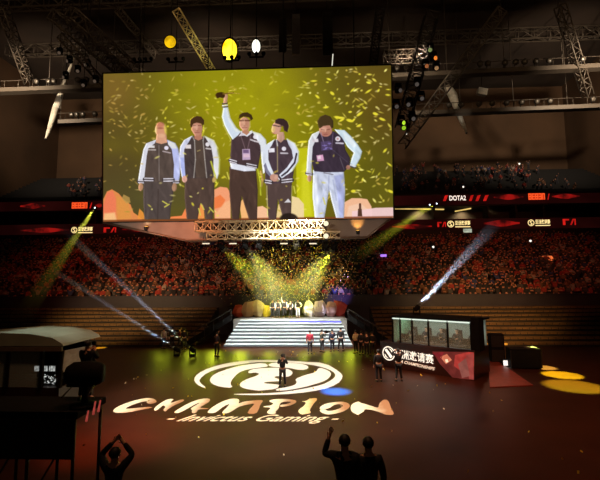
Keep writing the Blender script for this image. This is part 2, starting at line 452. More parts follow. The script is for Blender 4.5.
P.ell(186.2, 179.5, 2.6, 3.4, (206, 156, 140)); P.ell(216, 180, 1.8, 3, (190, 160, 90), .3)
P.line([(194.6, 137), (196.6, 141), (197.3, 160), (195.5, 178)], 1.1, (176, 168, 160), .75)
P.line([(206, 137), (205.2, 141), (206.8, 160), (208.5, 178)], 1.1, (176, 168, 160), .75)
P.poly([(196.4, 139), (196.8, 133), (204, 133), (204.8, 139), (200.5, 141)], (182, 122, 98))
P.ell(199.3, 129, 5.3, 7, (196, 138, 114)); P.ell(198.5, 126.8, 3.6, 1.6, (214, 158, 136), 0, .7, 1.3)
P.ell(194.3, 129.5, 1, 2, (206, 150, 110)); P.line([(195.8, 126), (198, 126)], .9, (110, 66, 52), .8); P.line([(200.5, 126), (203, 126)], .9, (110, 66, 52), .8)
P.line([(197.4, 133), (201.4, 133)], 1.0, (150, 84, 76), .7)
P.poly([(192.4, 127), (192, 121.5), (194.5, 118.5), (199, 116.3), (203.5, 117), (206.4, 120.5), (206.2, 127), (204.6, 127.5), (203.8, 124), (199, 123), (195.5, 124), (193.6, 128)], (72, 48, 28))
P.line([(205.8, 126), (206, 131), (204.5, 136)], 1.7, (214, 202, 60), .85, 1); P.line([(192, 124), (192.4, 119.8), (196, 117)], .9, (190, 166, 60), .6)
P.poly([(187.3, 145.3), (192.8, 145), (193, 149), (187.3, 149)], (228, 216, 216)); P.ell(209.7, 144.8, 2.1, 2.1, (226, 220, 224))
P.line([(208.4, 148.8), (213, 149.4)], 1.6, (208, 198, 196), .9)
P.line([(199.5, 151.5), (202, 150.6)], 1.2, (170, 150, 96), .7)
# -- third player, arm up with the trophy
P.cur = 3
P.poly([(231.5, 167), (258, 170), (259.5, 190), (258.5, 219.5), (250.5, 219.5), (246, 205), (243.5, 196), (240.5, 219.5), (233.5, 219.5), (231, 192)], (76, 56, 48))
P.poly([(232, 163), (257.5, 166), (257.6, 171), (246, 171.6), (233, 169)], (222, 224, 236))
P.poly([(233.5, 140), (243, 132.5), (254.5, 132.5), (262, 137.5), (263.4, 150), (260, 168), (247, 166), (231.8, 163), (233, 150)], (74, 56, 58))
P.poly([(226, 107.5), (230.4, 107), (232.6, 118), (238.5, 128), (243.5, 132), (240, 136), (235, 140), (230.5, 133), (226.6, 125), (224.4, 117)], (208, 220, 234))
P.poly([(228.6, 110), (230.6, 108), (233, 119), (239, 128.5), (243, 132), (238, 132), (231, 121)], (232, 236, 228), .7, 1.3)
P.line([(225.4, 104), (229.8, 103.4)], 1.4, (70, 60, 60)); P.line([(225.4, 106), (230, 105.4)], 1.3, (222, 216, 216)); P.line([(225.2, 107.6), (230.2, 107)], 1.2, (86, 78, 80))
P.poly([(226, 103.5), (226.4, 97), (228, 93.4), (230, 93), (230.6, 97), (229.6, 103.2)], (202, 152, 120))
P.poly([(254.5, 131.5), (263, 134), (268.2, 140), (269.4, 152), (268, 172), (265, 174), (263.5, 160), (262.6, 146), (258, 138)], (222, 226, 232))
P.line([(262.8, 172), (264.4, 180), (263.2, 186)], 2.4, (184, 150, 84), .9); P.line([(259.8, 170), (262, 181), (262.5, 195)], 1.7, (180, 190, 54), .7, 1.1)
P.poly([(243.4, 131), (249, 133), (254.5, 130.6), (255, 133), (249.5, 137), (243, 134)], (226, 226, 232)); P.poly([(246, 133), (249, 135.6), (252, 132.8), (250, 131)], (186, 132, 106))
P.poly([(244.6, 133), (244.8, 128), (250.8, 128), (251.4, 133), (248.5, 135)], (184, 128, 100))
P.ell(247, 124, 5.3, 6.6, (204, 148, 120)); P.ell(246.6, 127.4, 3.4, 2.6, (214, 160, 134), 0, .6, 1.3)
P.poly([(241, 119.6), (242, 115), (245, 113), (250, 112.6), (254, 115), (255.6, 119), (253.4, 121), (251.6, 117.8), (246, 116.8), (242.6, 118.4)], (64, 46, 22))
P.line([(242.3, 121), (246, 120.8)], 1.5, (104, 66, 48), .9); P.line([(247.8, 120.8), (252, 121)], 1.5, (104, 66, 48), .9)
P.line([(245, 128), (249.5, 128)], .9, (156, 92, 80), .7); P.line([(252.4, 122), (252.4, 127), (250.6, 131)], 1.1, (226, 206, 120), .7)
P.poly([(241, 136.6), (244, 132.6), (247, 135.8)], (228, 218, 228)); P.ell(257.8, 137.2, 2.3, 2.2, (230, 226, 232))
P.line([(253, 140), (257, 141.4), (261, 142.4)], 1.5, (214, 206, 210), .9)
P.line([(243.5, 137), (247.6, 150)], .8, (130, 104, 110), .7); P.line([(253, 136), (249.6, 150)], .8, (130, 104, 110), .7)
P.poly([(244.4, 149.5), (252, 149.3), (252.6, 160), (244.6, 160.4)], (196, 168, 196)); P.poly([(245.3, 150), (251, 150), (251, 153.4), (245.3, 153.4)], (110, 84, 120), .9)
P.poly([(245.5, 154.5), (251.6, 154.5), (251.8, 157.5), (245.6, 157.8)], (224, 190, 206), .9)
stripes((232.2, 160.8), (238.5, 162.6), 3.4); stripes((249, 165), (258.4, 167), 3.6)
P.poly([(217.8, 95.2), (219.6, 92.8), (224, 92.2), (227, 93), (227.8, 96.5), (226, 98.4), (222.5, 97.8), (219.5, 98.6)], (62, 40, 16))
P.line([(226, 94), (236, 93)], 1.5, (120, 92, 30)); P.line([(231, 92.8), (243, 93.8)], .9, (176, 150, 60), .8); P.line([(232, 91), (239, 90)], 1, (214, 196, 80), .8)
# -- fourth player looking away to the left, hands folded
P.cur = 4
P.poly([(267.5, 181), (293.5, 180), (293, 200), (292, 219.5), (284.5, 219.5), (281, 206), (279.5, 199), (277.5, 219.5), (270, 219.5), (268, 200)], (84, 66, 62))
P.poly([(268, 147), (277.5, 140), (289, 140), (295.6, 146), (297, 162), (293.6, 183), (267.4, 184), (266.4, 166)], (74, 58, 66))
P.poly([(277, 139.4), (269, 144.5), (264.6, 151), (264.6, 164), (268.5, 173), (274, 179), (277, 176.5), (273, 167.5), (270.4, 160), (270.4, 151), (273.6, 146)], (220, 226, 238))
P.poly([(265.4, 166), (268.5, 173), (273.6, 179), (274.6, 177), (270, 170), (267.6, 163)], (96, 92, 116), .8)
P.poly([(288.6, 138.8), (297, 143.5), (301, 152), (300.4, 161), (294.5, 171), (283.5, 178.6), (280.6, 175.4), (289, 167.4), (295, 158.4), (293.6, 150), (290.6, 145)], (220, 224, 238))
P.line([(298.4, 154), (296.4, 163), (289, 172), (283.6, 176)], 1.8, (64, 54, 64)); P.line([(300.8, 152), (300, 162), (294, 171)], 1, (206, 214, 110), .6)
P.line([(279, 174), (282.6, 178.6)], 1.2, (60, 54, 60)); P.line([(277.6, 175.2), (281, 179.6)], 1, (224, 220, 226))
P.ell(275.8, 178, 4.2, 3.6, (196, 146, 126), .5); P.ell(278, 177, 1.6, 2.6, (214, 168, 146), .5, .8)
stripes((267.2, 181.4), (273, 182.4), 3.6); stripes((283.6, 181.4), (293.6, 180.2), 3.8)
P.poly([(279, 140), (279.4, 132), (286, 132.4), (287, 139), (283, 143)], (204, 158, 136))
P.ell(278.8, 128.2, 4.6, 6.4, (208, 156, 132), .25); P.ell(275.5, 130, 2, 3.2, (224, 196, 110), .3, .6, 1.3)
P.poly([(277.4, 123.4), (277.6, 120.4), (281, 118.6), (286, 119), (290, 122), (291.4, 127), (289.6, 132.6), (286.2, 131), (285.4, 126.4), (281.4, 124.6)], (58, 40, 38))
P.line([(275.4, 125.4), (281, 126.6), (285, 126)], 1.2, (96, 70, 66), .9); P.line([(274.6, 133), (277.4, 134)], 1, (160, 100, 88), .7)
P.line([(290.4, 131), (291.6, 126), (290, 121.4)], .9, (200, 186, 70), .7)
P.line([(279.4, 144), (279.4, 172)], 1.1, (178, 160, 110), .7); P.line([(278.6, 140), (279.6, 146)], 1.2, (214, 212, 216), .8)
P.poly([(271, 148.8), (276.6, 148.4), (276.8, 152.4), (271, 152.8)], (228, 224, 232)); P.ell(286, 149, 2.2, 2.1, (226, 220, 230)); P.line([(283, 153.4), (289.4, 153.6)], 1.6, (206, 198, 206), .9)
P.poly([(285.6, 202.6), (289.6, 198.6), (292.6, 202.4)], (216, 212, 216)); P.line([(268.6, 186), (269, 216)], .9, (200, 196, 100), .6); P.line([(293.4, 186), (293, 202)], .9, (214, 206, 110), .7)
# -- fifth player, head bowed, hand on hip, pale jeans
P.cur = 5
P.poly([(314.5, 170), (344.5, 170), (345.6, 190), (344, 217.5), (336.5, 217.5), (332, 200), (330, 190), (325, 217.5), (315.6, 217.5), (313.6, 196)], (206, 212, 232))
P.poly([(335, 176), (344, 174), (345, 195), (343.6, 217), (340, 217), (338, 195)], (160, 166, 214), .75, 2); P.poly([(315, 176), (318, 174), (319, 216), (316, 217)], (232, 236, 246), .8, 1.6)
P.line([(330, 176), (329.6, 190)], 1, (150, 156, 190), .7, 1); P.line([(322, 180), (326, 190), (322, 202)], 1, (176, 182, 212), .7, 1.2); P.line([(334, 180), (337, 200)], 1, (150, 158, 196), .6, 1.2)
P.line([(325, 173), (334, 174.6)], .9, (96, 84, 90), .7)
P.poly([(313, 138.5), (322, 132), (336, 131.6), (345, 137.5), (346.5, 150), (351, 158), (350.6, 166), (344.5, 172), (326, 172.4), (315.6, 171.4), (312.6, 160)], (60, 48, 60))
P.poly([(322.4, 130.6), (314, 134.4), (310.4, 141), (309, 156), (307.8, 172), (308.8, 176), (312.8, 176.6), (313.4, 160), (314.4, 147), (318.6, 138)], (214, 216, 222))
P.poly([(336, 129.6), (346, 130.4), (352.6, 137), (358.6, 144.6), (362.8, 151.5), (361, 158), (355.6, 167.6), (350.4, 166), (352.4, 158.6), (354.6, 153), (348.6, 147), (343.4, 138)], (206, 224, 236))
P.poly([(344, 131), (352, 138), (358, 146), (354, 147.4), (346, 139)], (232, 238, 240), .7, 1.4)
P.line([(351, 166.4), (355.6, 168)], 1.2, (70, 60, 66)); P.line([(351.6, 164.6), (356.4, 166.4)], 1.1, (222, 220, 224)); P.ell(349, 167.4, 2.2, 2.2, (176, 124, 104))
stripes((308.2, 173.4), (312.8, 174.2), 3); P.ell(310.8, 178.6, 2.2, 3.2, (184, 136, 112))
P.ell(327.4, 130.6, 6.4, 6.2, (192, 134, 112)); P.ell(327, 134.4, 4, 2.4, (176, 112, 96), 0, .7, 1.4); P.ell(325.4, 129, 3.6, 2, (214, 156, 136), 0, .6, 1.4)
P.poly([(320.4, 127.8), (319.2, 121.6), (322, 116.8), (327, 114.8), (332, 116.6), (335, 121), (335, 128), (333, 128.6), (331.6, 125.4), (325, 126.2), (322, 128.6)], (70, 54, 30))
P.line([(323, 129.6), (326, 130.2)], .9, (104, 62, 54), .8); P.line([(328.6, 130), (331.4, 129.4)], .9, (104, 62, 54), .8); P.line([(325.6, 134.8), (329, 134.8)], .9, (140, 78, 72), .8)
P.line([(322.6, 133), (326.5, 147)], 1, (150, 130, 156), .7); P.line([(334.6, 133), (333, 149)], .9, (112, 92, 120), .7)
P.poly([(322.5, 142), (332, 141), (333, 150), (323, 151)], (88, 72, 112), .8, 1.2)
for k in range(14):
    x, y = rs.uniform(323, 332), rs.uniform(142, 150); P.line([(x, y), (x+rs.uniform(1, 3), y+rs.uniform(-.6, .6))], .8, (134, 118, 184), .7)
P.poly([(318, 155.6), (324.4, 154.8), (325.4, 160.8), (318.8, 161.6)], (206, 152, 184)); P.poly([(319, 156.4), (322, 156), (322.4, 159), (319.4, 159.4)], (240, 220, 226), .8)
P.poly([(314, 139.4), (319.8, 138.8), (320.2, 142.2), (314.2, 142.6)], (218, 210, 216)); P.ell(339.2, 139, 2.5, 2.4, (232, 226, 232)); P.ell(339.2, 139, 1.1, 1.1, (200, 150, 150))
P.line([(337.6, 143.2), (344.4, 143.6)], 1.6, (206, 200, 212), .9); P.line([(334, 150), (348, 162)], .8, (84, 74, 92), .6); P.line([(345, 170), (341, 158)], .9, (120, 112, 120), .5)
# soft modelling of cloth and faces in the broadcast picture
fold = np.zeros(P.c.shape[:2])
for k in range(420):
    x, y = rs.uniform(138, 364), rs.uniform(136, 218); ang = rs.uniform(-.5, .5)+1.4; dx, dy = P.X-x, P.Y-y
    w = P.win(x-7, y-9, x+7, y+9); a_ = dx[w]*cos(ang)+dy[w]*sin(ang); b_ = -dx[w]*sin(ang)+dy[w]*cos(ang)
    fold[w] += rs.choice([-1, 1])*np.exp(-(a_/4.5)**2-(b_/1.3)**2)*rs.uniform(.04, .12)
P.c *= (1+np.where(P.lab > 0, fold, 0))[..., None]
lit = np.zeros(P.c.shape[:2]); m_ = (P.lab > 0)
for s_ in range(1, 4):
    lit += (m_ & ~np.roll(m_, s_, 1)) * .10; lit -= (m_ & ~np.roll(m_, -s_, 1)) * .05
P.c *= (1+lit)[..., None]
for (x, y, w_, h_) in ((199.3, 129, 5, 6.5), (247, 124, 5, 6.2), (327.4, 131, 6, 5.6)):
    P.ell(x+w_*.45, y+.5, w_*.4, h_*.7, (150, 96, 74), 0, .3, 2.5); P.ell(x-w_*.3, y-1.5, w_*.4, h_*.3, (232, 182, 152), 0, .45, 2)
    P.line([(x-.2, y-.8), (x-.4, y+1.6)], .9, (232, 180, 150), .6, .9); P.ell(x, y+2.2, 1, .5, (140, 86, 68), 0, .6, .7)
for pts in ([(233, 140), (226, 126), (224.4, 117), (225.8, 108)], [(256, 132), (262, 135)], [(289.4, 139), (297, 143.6), (301, 152)], [(206, 137), (216, 141), (220, 149)]):
    P.line(pts, 1.0, (232, 232, 150), .5, 1.0)
# confetti in front of everything
P.cur = 0
flecks(26, (118, 232), (150, 216), .5, .9); flecks(12, (262, 300), (170, 215), .5, .9); flecks(10, (304, 345), (150, 215), .3, .7)
for (x, y, t) in ((204, 207, .9), (213, 210, .7), (201, 212, 1.2), (166, 203, .4), (168, 206, -.4), (230, 176, 1.2), (296, 190, 1.3), (325, 201, 1.2)):
    P.line([(x-2.4*cos(t), y-3.4*sin(t)), (x+2.4*cos(t), y+3.4*sin(t))], 1.3, (214, 206, 84), .85)
P.ell(290, 219, 9, 6, (40, 30, 24), 0, .95, 1.4)
g = rs.normal(0, 1, P.c.shape[:2]); g = (g+np.roll(g, 1, 0)+np.roll(g, 1, 1)+np.roll(np.roll(g, 1, 0), 1, 1))/4
PIC = np.clip(P.c*(1+0.015*g[..., None]), 0, 255)

pic_mat = bpy.data.materials.new('broadcast_picture'); pic_mat.use_nodes = True
nt = pic_mat.node_tree; nt.nodes.clear()
_o = nt.nodes.new('ShaderNodeOutputMaterial'); _e = nt.nodes.new('ShaderNodeEmission'); _a = nt.nodes.new('ShaderNodeAttribute')
_a.attribute_name = 'picture'; nt.links.new(_a.outputs['Color'], _e.inputs['Color']); nt.links.new(_e.outputs[0], _o.inputs['Surface'])
pic_mat.cycles.emission_sampling = 'NONE'
for k in range(1, 6):                    # keep every pictured player in one connected piece
    m_ = P.lab == k; ii, jj = np.nonzero(m_); q = np.argmin((ii-np.median(ii))**2+(jj-np.median(jj))**2)
    g_ = np.zeros_like(m_); g_[ii[q], jj[q]] = True; n_ = 0
    while g_.sum() != n_:
        n_ = g_.sum()
        for _ in range(8):
            h_ = g_.copy(); h_[1:] |= g_[:-1]; h_[:-1] |= g_[1:]; h_[:, 1:] |= g_[:, :-1]; h_[:, :-1] |= g_[:, 1:]; g_ = h_ & m_
    P.lab[m_ & ~g_] = 0
def picture_mesh(name, mask, parent):
    ii, jj = np.nonzero(mask); n = len(ii)
    key = (np.stack([ii, ii+1, ii+1, ii], 1)*(P.nx+1)+np.stack([jj, jj, jj+1, jj+1], 1))
    uq, inv = np.unique(key.ravel(), return_inverse=True)
    gi, gj = uq//(P.nx+1), uq % (P.nx+1)
    x = (gj/P.nx-0.5)*SW; y = (0.5-gi/P.ny)*SH
    co = np.outer(x, S_R)+np.outer(y, S_U)+np.array(S_F)*0.02
    me = bpy.data.meshes.new(name)
    me.vertices.add(len(uq)); me.vertices.foreach_set('co', co.ravel())
    me.loops.add(4*n); me.loops.foreach_set('vertex_index', inv.ravel().astype(np.int32))
    me.polygons.add(n); me.polygons.foreach_set('loop_start', np.arange(0, 4*n, 4, dtype=np.int32))
    me.update(calc_edges=True); me.validate()
    at_ = me.attributes.new('picture', 'FLOAT_COLOR', 'CORNER')
    c = np.ones((n, 4, 4)); c[..., :3] = lin(PIC[ii, jj])[:, None, :]
    at_.data.foreach_set('color', c.ravel().astype(np.float32))
    me.materials.append(pic_mat)
    return link(name, me, parent)

scr = thing('video_screen', 'giant hanging video screen showing five players in confetti', 'video screen', SCR_C)
FR = mat('screen_frame', (40, 34, 26), 0.6, .2)
mb = MB()
RM = Matrix((S_R, S_U, S_F)).transposed()
def SP(x, y, z=0): return S_R*x+S_U*y+S_F*z
mb.box(SP(0, 0, -0.35), (SW, SH, 0.66), 0, RM)
mb.build('cabinet', FR, scr)
mb = MB()
for s in (-1, 1):
    mb.box(SP(s*(SW/2+.05), 0, -0.3), (.1, SH+.2, .8), 0, RM); mb.box(SP(0, s*(SH/2+.05), -0.3), (SW+.2, .1, .8), 0, RM)
mb.build('frame', FR, scr)
picture_mesh('display', P.lab == 0, scr)
for k, lb in enumerate(['player with head thrown back and arms down', 'player with fringe and open jacket', 'player in glasses holding up a trophy',
                        'player looking left with folded hands', 'player in pale jeans with hand on hip']):
    o = picture_mesh('pictured_player', P.lab == k+1, scr); o['label'] = lb
for x in (-10, -3.5, 3.5, 10):
    p = SP(x, SH/2, -.3); MB().tube(p, (p.x, p.y, 45.98-SCR_C.z), .06, n=6).build('hoist_cable', DARKM, scr)

# lower fascia: tapering box that closes the screen from below
fas = thing('screen_fascia', 'tapered grey brown fascia box under the giant screen', 'fascia', at(250, 230, 36.3))
fo = fas.location.copy()
def atS(px, py, dy=0.0): return at(px, py, 36.55+dy)-fo
pts = [atS(103, 223.2), atS(146, 232.4), atS(185, 241.6), atS(240, 239.8), atS(343, 235.6), atS(372, 222), atS(391.5, 209.5), atS(391.5, 218)]
mb = MB().prism([atS(103, 222.6), atS(186, 240.6), atS(367, 237.2), atS(391.3, 218.0)], (0, 1.6, 0))
mb.build('panel', mat('fascia_grey', (164, 146, 132), 0.5, 0.0, 0.2, 0.5), fas)
mb = MB()
for a, b in (((103, 222.6), (186, 240.6)), ((186, 240.6), (367, 237.2)), ((367, 237.2), (391.3, 218))):
    mb.tube(atS(*a, -.05), atS(*b, -.05), .09, n=6)
mb.build('edge_rail', mat('fascia_rail', (150, 126, 106), .4, .3), fas)
for px in (130, 200, 280, 350):
    q = at(px, 225, 36.95)-fo; MB().tube(q, q+Vector((0, 0, 1.0)), .05, n=6).build('hanger', DARKM, fas)
def uplight(px, py, w, color, size, tall):
    p = at(px, py, 36.3)
    t = thing('uplight', '', 'lamp', p)
    MB().lathe([(0, .1), (.05, .16), (.3, .2), (.34, .17)], (0, 0, 0), (0, 0, 1), 12).build('housing', DARKM, t)
    MB().lathe([(0, .15), (.03, .12)], (0, 0, .34), (0, 0, 1), 12).build('lens', glow('uplight_lens', (255, 190, 90), 3.0), t)
    l = spot('uplight_lamp', p+Vector((0, -.5, .4)), p+Vector((0, .32, tall)), w*.25, color, size, .9, .05)
    return t
t = uplight(358, 234.5, 520, (1, .5, .12), 70, 1.2); t['label'] = 'small amber uplight on the fascia right of the truss'
t = uplight(146, 230.5, 120, (1, .7, .4), 60, 1.0); t['label'] = 'small pale uplight on the fascia under the left screen corner'
# ------------------------------------------------------------------ projected floor light, painted as decals
def ramp_mat(name, c0, c1, axis=0, rough=0.6, mid=None):
    m = bpy.data.materials.new(name); m.use_nodes = True; nt = m.node_tree; b = nt.nodes['Principled BSDF']
    tc = nt.nodes.new('ShaderNodeTexCoord'); sp = nt.nodes.new('ShaderNodeSeparateXYZ'); rp = nt.nodes.new('ShaderNodeValToRGB')
    n = nt.nodes.new('ShaderNodeTexNoise'); n.inputs['Scale'].default_value = 5.0
    mx = nt.nodes.new('ShaderNodeMath'); mx.operation = 'MULTIPLY_ADD'; mx.inputs[1].default_value = 0.35
    nt.links.new(tc.outputs['Generated'], sp.inputs[0]); nt.links.new(tc.outputs['Generated'], n.inputs['Vector'])
    nt.links.new(n.outputs['Fac'], mx.inputs[0]); nt.links.new(sp.outputs[axis], mx.inputs[2])
    nt.links.new(mx.outputs[0], rp.inputs['Fac']); nt.links.new(rp.outputs['Color'], b.inputs['Base Color'])
    rp.color_ramp.elements[0].position = 0.48; rp.color_ramp.elements[1].position = 1.1 if False else 1.0
    rp.color_ramp.elements[0].color = (*lin(c0), 1); rp.color_ramp.elements[1].color = (*lin(c1), 1)
    b.inputs['Roughness'].default_value = rough
    return m
GZ = 0.006
G0 = onfloor(281, 378, GZ)
gfx = thing('painted_projection', 'round white emblem and brush lettered champion title, projected light painted on the dark floor', 'painted light', G0)
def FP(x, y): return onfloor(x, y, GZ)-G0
GWHITE = mat('projected_white', (236, 232, 226), .6, 0, .04, .8)
def smooth_closed(pts, it=2):
    p = [Vector((a, b)) for a, b in pts]
    for _ in range(it):
        q = []
        for i in range(len(p)):
            a, b = p[i], p[(i+1) % len(p)]; q += [a*.75+b*.25, a*.25+b*.75]
        p = q
    return [(v.x, v.y) for v in p]
def flat(name, polys, m, sm=2):
    mb = MB()
    for pts in polys:
        if sm: pts = smooth_closed(pts, sm)
        vs = [FP(x, y) for x, y in pts]
        a = sum(vs[i].x*vs[(i+1) % len(vs)].y-vs[(i+1) % len(vs)].x*vs[i].y for i in range(len(vs)))
        if a < 0: vs.reverse()
        mb.add(vs, [tuple(range(len(vs)))])
    return mb.build(name, m, gfx)
EL = lambda L: [(188+a/7.143, 354+b/7.143) for a, b in L]
ER = lambda L: [(262+a/7.143, 354+b/7.143) for a, b in L]
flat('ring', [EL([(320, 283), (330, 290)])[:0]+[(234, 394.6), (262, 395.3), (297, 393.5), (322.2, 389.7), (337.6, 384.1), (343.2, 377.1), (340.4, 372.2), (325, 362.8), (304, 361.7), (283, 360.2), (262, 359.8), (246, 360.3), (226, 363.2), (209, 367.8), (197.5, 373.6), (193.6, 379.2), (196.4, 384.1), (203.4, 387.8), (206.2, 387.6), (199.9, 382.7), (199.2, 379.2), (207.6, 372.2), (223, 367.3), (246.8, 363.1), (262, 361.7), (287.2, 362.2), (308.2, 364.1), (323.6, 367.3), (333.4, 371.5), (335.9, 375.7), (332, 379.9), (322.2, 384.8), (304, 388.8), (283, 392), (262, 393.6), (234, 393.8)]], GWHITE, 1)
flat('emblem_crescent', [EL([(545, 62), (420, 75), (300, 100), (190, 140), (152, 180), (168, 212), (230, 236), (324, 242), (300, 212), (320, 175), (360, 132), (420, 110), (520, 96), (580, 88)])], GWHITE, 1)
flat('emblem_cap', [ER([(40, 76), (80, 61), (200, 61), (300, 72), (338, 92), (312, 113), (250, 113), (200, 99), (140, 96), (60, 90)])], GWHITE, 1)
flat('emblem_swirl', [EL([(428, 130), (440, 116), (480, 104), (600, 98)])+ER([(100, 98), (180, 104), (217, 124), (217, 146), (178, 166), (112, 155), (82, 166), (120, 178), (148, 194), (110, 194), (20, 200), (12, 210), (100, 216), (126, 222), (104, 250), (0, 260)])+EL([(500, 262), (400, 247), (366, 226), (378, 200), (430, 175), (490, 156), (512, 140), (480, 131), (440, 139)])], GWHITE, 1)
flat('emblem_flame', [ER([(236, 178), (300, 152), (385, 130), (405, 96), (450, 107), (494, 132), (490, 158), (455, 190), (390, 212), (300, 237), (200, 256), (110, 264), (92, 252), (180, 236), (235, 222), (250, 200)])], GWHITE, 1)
CR = ramp_mat('letter_cream_to_rust', (252, 242, 206), (172, 122, 82), 0)  # fading tint of the projected light painted into the letters
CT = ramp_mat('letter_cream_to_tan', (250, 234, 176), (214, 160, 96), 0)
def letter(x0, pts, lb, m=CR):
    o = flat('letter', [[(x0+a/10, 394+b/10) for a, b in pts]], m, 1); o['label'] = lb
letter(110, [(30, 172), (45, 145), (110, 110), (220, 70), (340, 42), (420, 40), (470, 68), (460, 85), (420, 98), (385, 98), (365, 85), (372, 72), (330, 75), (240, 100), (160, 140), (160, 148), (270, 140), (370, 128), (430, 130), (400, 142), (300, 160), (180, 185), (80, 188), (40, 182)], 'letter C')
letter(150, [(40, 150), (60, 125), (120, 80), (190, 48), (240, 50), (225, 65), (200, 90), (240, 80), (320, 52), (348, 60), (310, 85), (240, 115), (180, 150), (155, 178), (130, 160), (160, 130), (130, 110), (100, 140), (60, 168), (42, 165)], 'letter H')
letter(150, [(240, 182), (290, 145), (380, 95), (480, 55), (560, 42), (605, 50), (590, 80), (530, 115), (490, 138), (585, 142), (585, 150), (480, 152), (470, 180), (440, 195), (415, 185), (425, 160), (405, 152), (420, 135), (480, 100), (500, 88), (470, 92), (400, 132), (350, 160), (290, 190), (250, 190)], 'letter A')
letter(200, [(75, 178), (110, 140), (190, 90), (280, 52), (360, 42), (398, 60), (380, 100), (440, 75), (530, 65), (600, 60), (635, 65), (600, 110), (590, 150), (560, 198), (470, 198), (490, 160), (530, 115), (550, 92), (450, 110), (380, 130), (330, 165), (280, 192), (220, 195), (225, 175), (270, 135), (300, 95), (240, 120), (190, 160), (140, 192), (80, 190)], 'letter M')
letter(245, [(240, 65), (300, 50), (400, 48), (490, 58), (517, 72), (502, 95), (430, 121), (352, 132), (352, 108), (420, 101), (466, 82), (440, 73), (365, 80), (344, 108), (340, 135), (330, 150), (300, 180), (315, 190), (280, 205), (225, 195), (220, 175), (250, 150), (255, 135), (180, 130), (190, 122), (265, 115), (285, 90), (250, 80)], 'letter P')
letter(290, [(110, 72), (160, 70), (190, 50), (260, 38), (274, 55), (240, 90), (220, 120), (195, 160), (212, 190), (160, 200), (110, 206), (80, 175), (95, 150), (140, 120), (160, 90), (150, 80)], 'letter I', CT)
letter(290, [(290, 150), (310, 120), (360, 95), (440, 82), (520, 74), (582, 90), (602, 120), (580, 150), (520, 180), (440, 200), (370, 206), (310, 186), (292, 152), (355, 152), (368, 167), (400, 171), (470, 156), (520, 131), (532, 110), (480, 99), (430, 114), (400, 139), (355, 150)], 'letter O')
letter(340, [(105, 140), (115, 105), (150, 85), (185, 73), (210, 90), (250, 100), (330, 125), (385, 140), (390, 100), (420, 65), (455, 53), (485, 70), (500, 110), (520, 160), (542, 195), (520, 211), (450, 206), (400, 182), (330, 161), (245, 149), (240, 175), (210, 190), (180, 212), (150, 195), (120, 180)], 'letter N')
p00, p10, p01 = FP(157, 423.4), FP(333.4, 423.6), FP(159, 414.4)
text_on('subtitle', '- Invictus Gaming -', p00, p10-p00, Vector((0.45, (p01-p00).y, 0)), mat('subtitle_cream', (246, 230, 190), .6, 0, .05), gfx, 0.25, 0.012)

# ------------------------------------------------------------------ stage
STC = mat('stage_step_white', (190, 196, 198), .5, 0, .08, 1.5)
YB = 34.6; NST = 8; SZ = 1.96; RISE, TREAD = SZ/8, 0.42
stg = thing('stage_staircase', 'wide white lit staircase leading up to the stage', 'staircase', (-0.1, YB, 0))
for i in range(NST):
    k = i/NST; hw = 5.35-.9*k
    MB().box((0, TREAD*(NST)-TREAD*(NST-i)/2, RISE*(i+.5)), (2*hw, TREAD*(NST-i), RISE-.02)).build('step', STC, stg)
    MB().box((0, i*TREAD-.012, RISE*(i+.5)-.02), (2*hw, .03, .12)).build('step_nosing', mat('nosing_grey', (66, 74, 76), .5), stg)
YT = YB+NST*TREAD
plat = MB().box((-0.15, YT+2.15, SZ/2), (10.4, 4.28, SZ)); plat.build('stage_platform', mat('stage_deck', (120, 116, 110), .5, 0, .15))
tag(bpy.data.objects['stage_platform'], 'raised stage deck at the top of the white staircase', 'stage')
# dark infill behind and beside the stage
mb = MB(); mb.box((-0.1, 42.7, 1.5), (13.6, .5, 3.0))
struct('wall_stage', mb, mat('stage_back_dark', (38, 30, 40), .7))
# bleachers left and right
BLE = mat('bleacher_slat', (112, 82, 48), .55, 0, .3, .7)
BLD = mat('bleacher_dark', (34, 25, 18), .8)
def bleacher(x0, x1, lb):
    t = thing('bleacher', lb, 'bleacher', ((x0+x1)/2, 34.95, 0)); w = x1-x0; nr = 9; tr, ri = 0.87, 0.31
    for i in range(nr):
        mb = MB(); y = i*tr
        mb.box((0, y+(nr*tr-y)/2+.02, ri*i+ri/2-.03), (w, nr*tr-y, ri-.04), 1)
        mb.box((0, y+.30, ri*(i+1)-.02), (w, .62, .05), 0)
        mb.box((0, y-.0, ri*(i+.62)), (w, .03, .10), 0)
        for k in range(int(w/0.62)):
            mb.box((-w/2+.31+k*.62, y-.012, ri*(i+.5)), (.05, .03, ri-.02), 1)
        mb.build('seat_row', [BLE, BLD], t)
    return t
bleacher(-46, -7.9, 'long dim stepped bleacher left of the stage')
bleacher(7.7, 46, 'long dim stepped bleacher right of the stage')
# sloping dark rails beside the staircase
def stair_rail(p0, p1, lb):
    p0, p1 = Vector(p0), Vector(p1); t = thing('ramp_rail', lb, 'rail', p0); d = p1-p0
    MB().tube((0, 0, .95), d+Vector((0, 0, .95)), .07, n=6).build('handrail', DARKM, t)
    MB().prism([(0, 0, .0), d*1.0, d+Vector((0, 0, .5)), (0, 0, .5)], (.08, 0.05, 0)).build('side_plate', BLACK, t)
    for k in range(6):
        q = d*(k/5); MB().tube(q, q+Vector((0, 0, .95)), .035, n=6).build('post', DARKM, t)
stair_rail((-8.6, 34.3, 0), (-5.3, 36.8, 2.0), 'dark sloping rail and ramp side left of the white staircase')
stair_rail((8.4, 34.3, 0), (5.1, 36.8, 2.0), 'dark sloping rail and ramp side right of the white staircase')

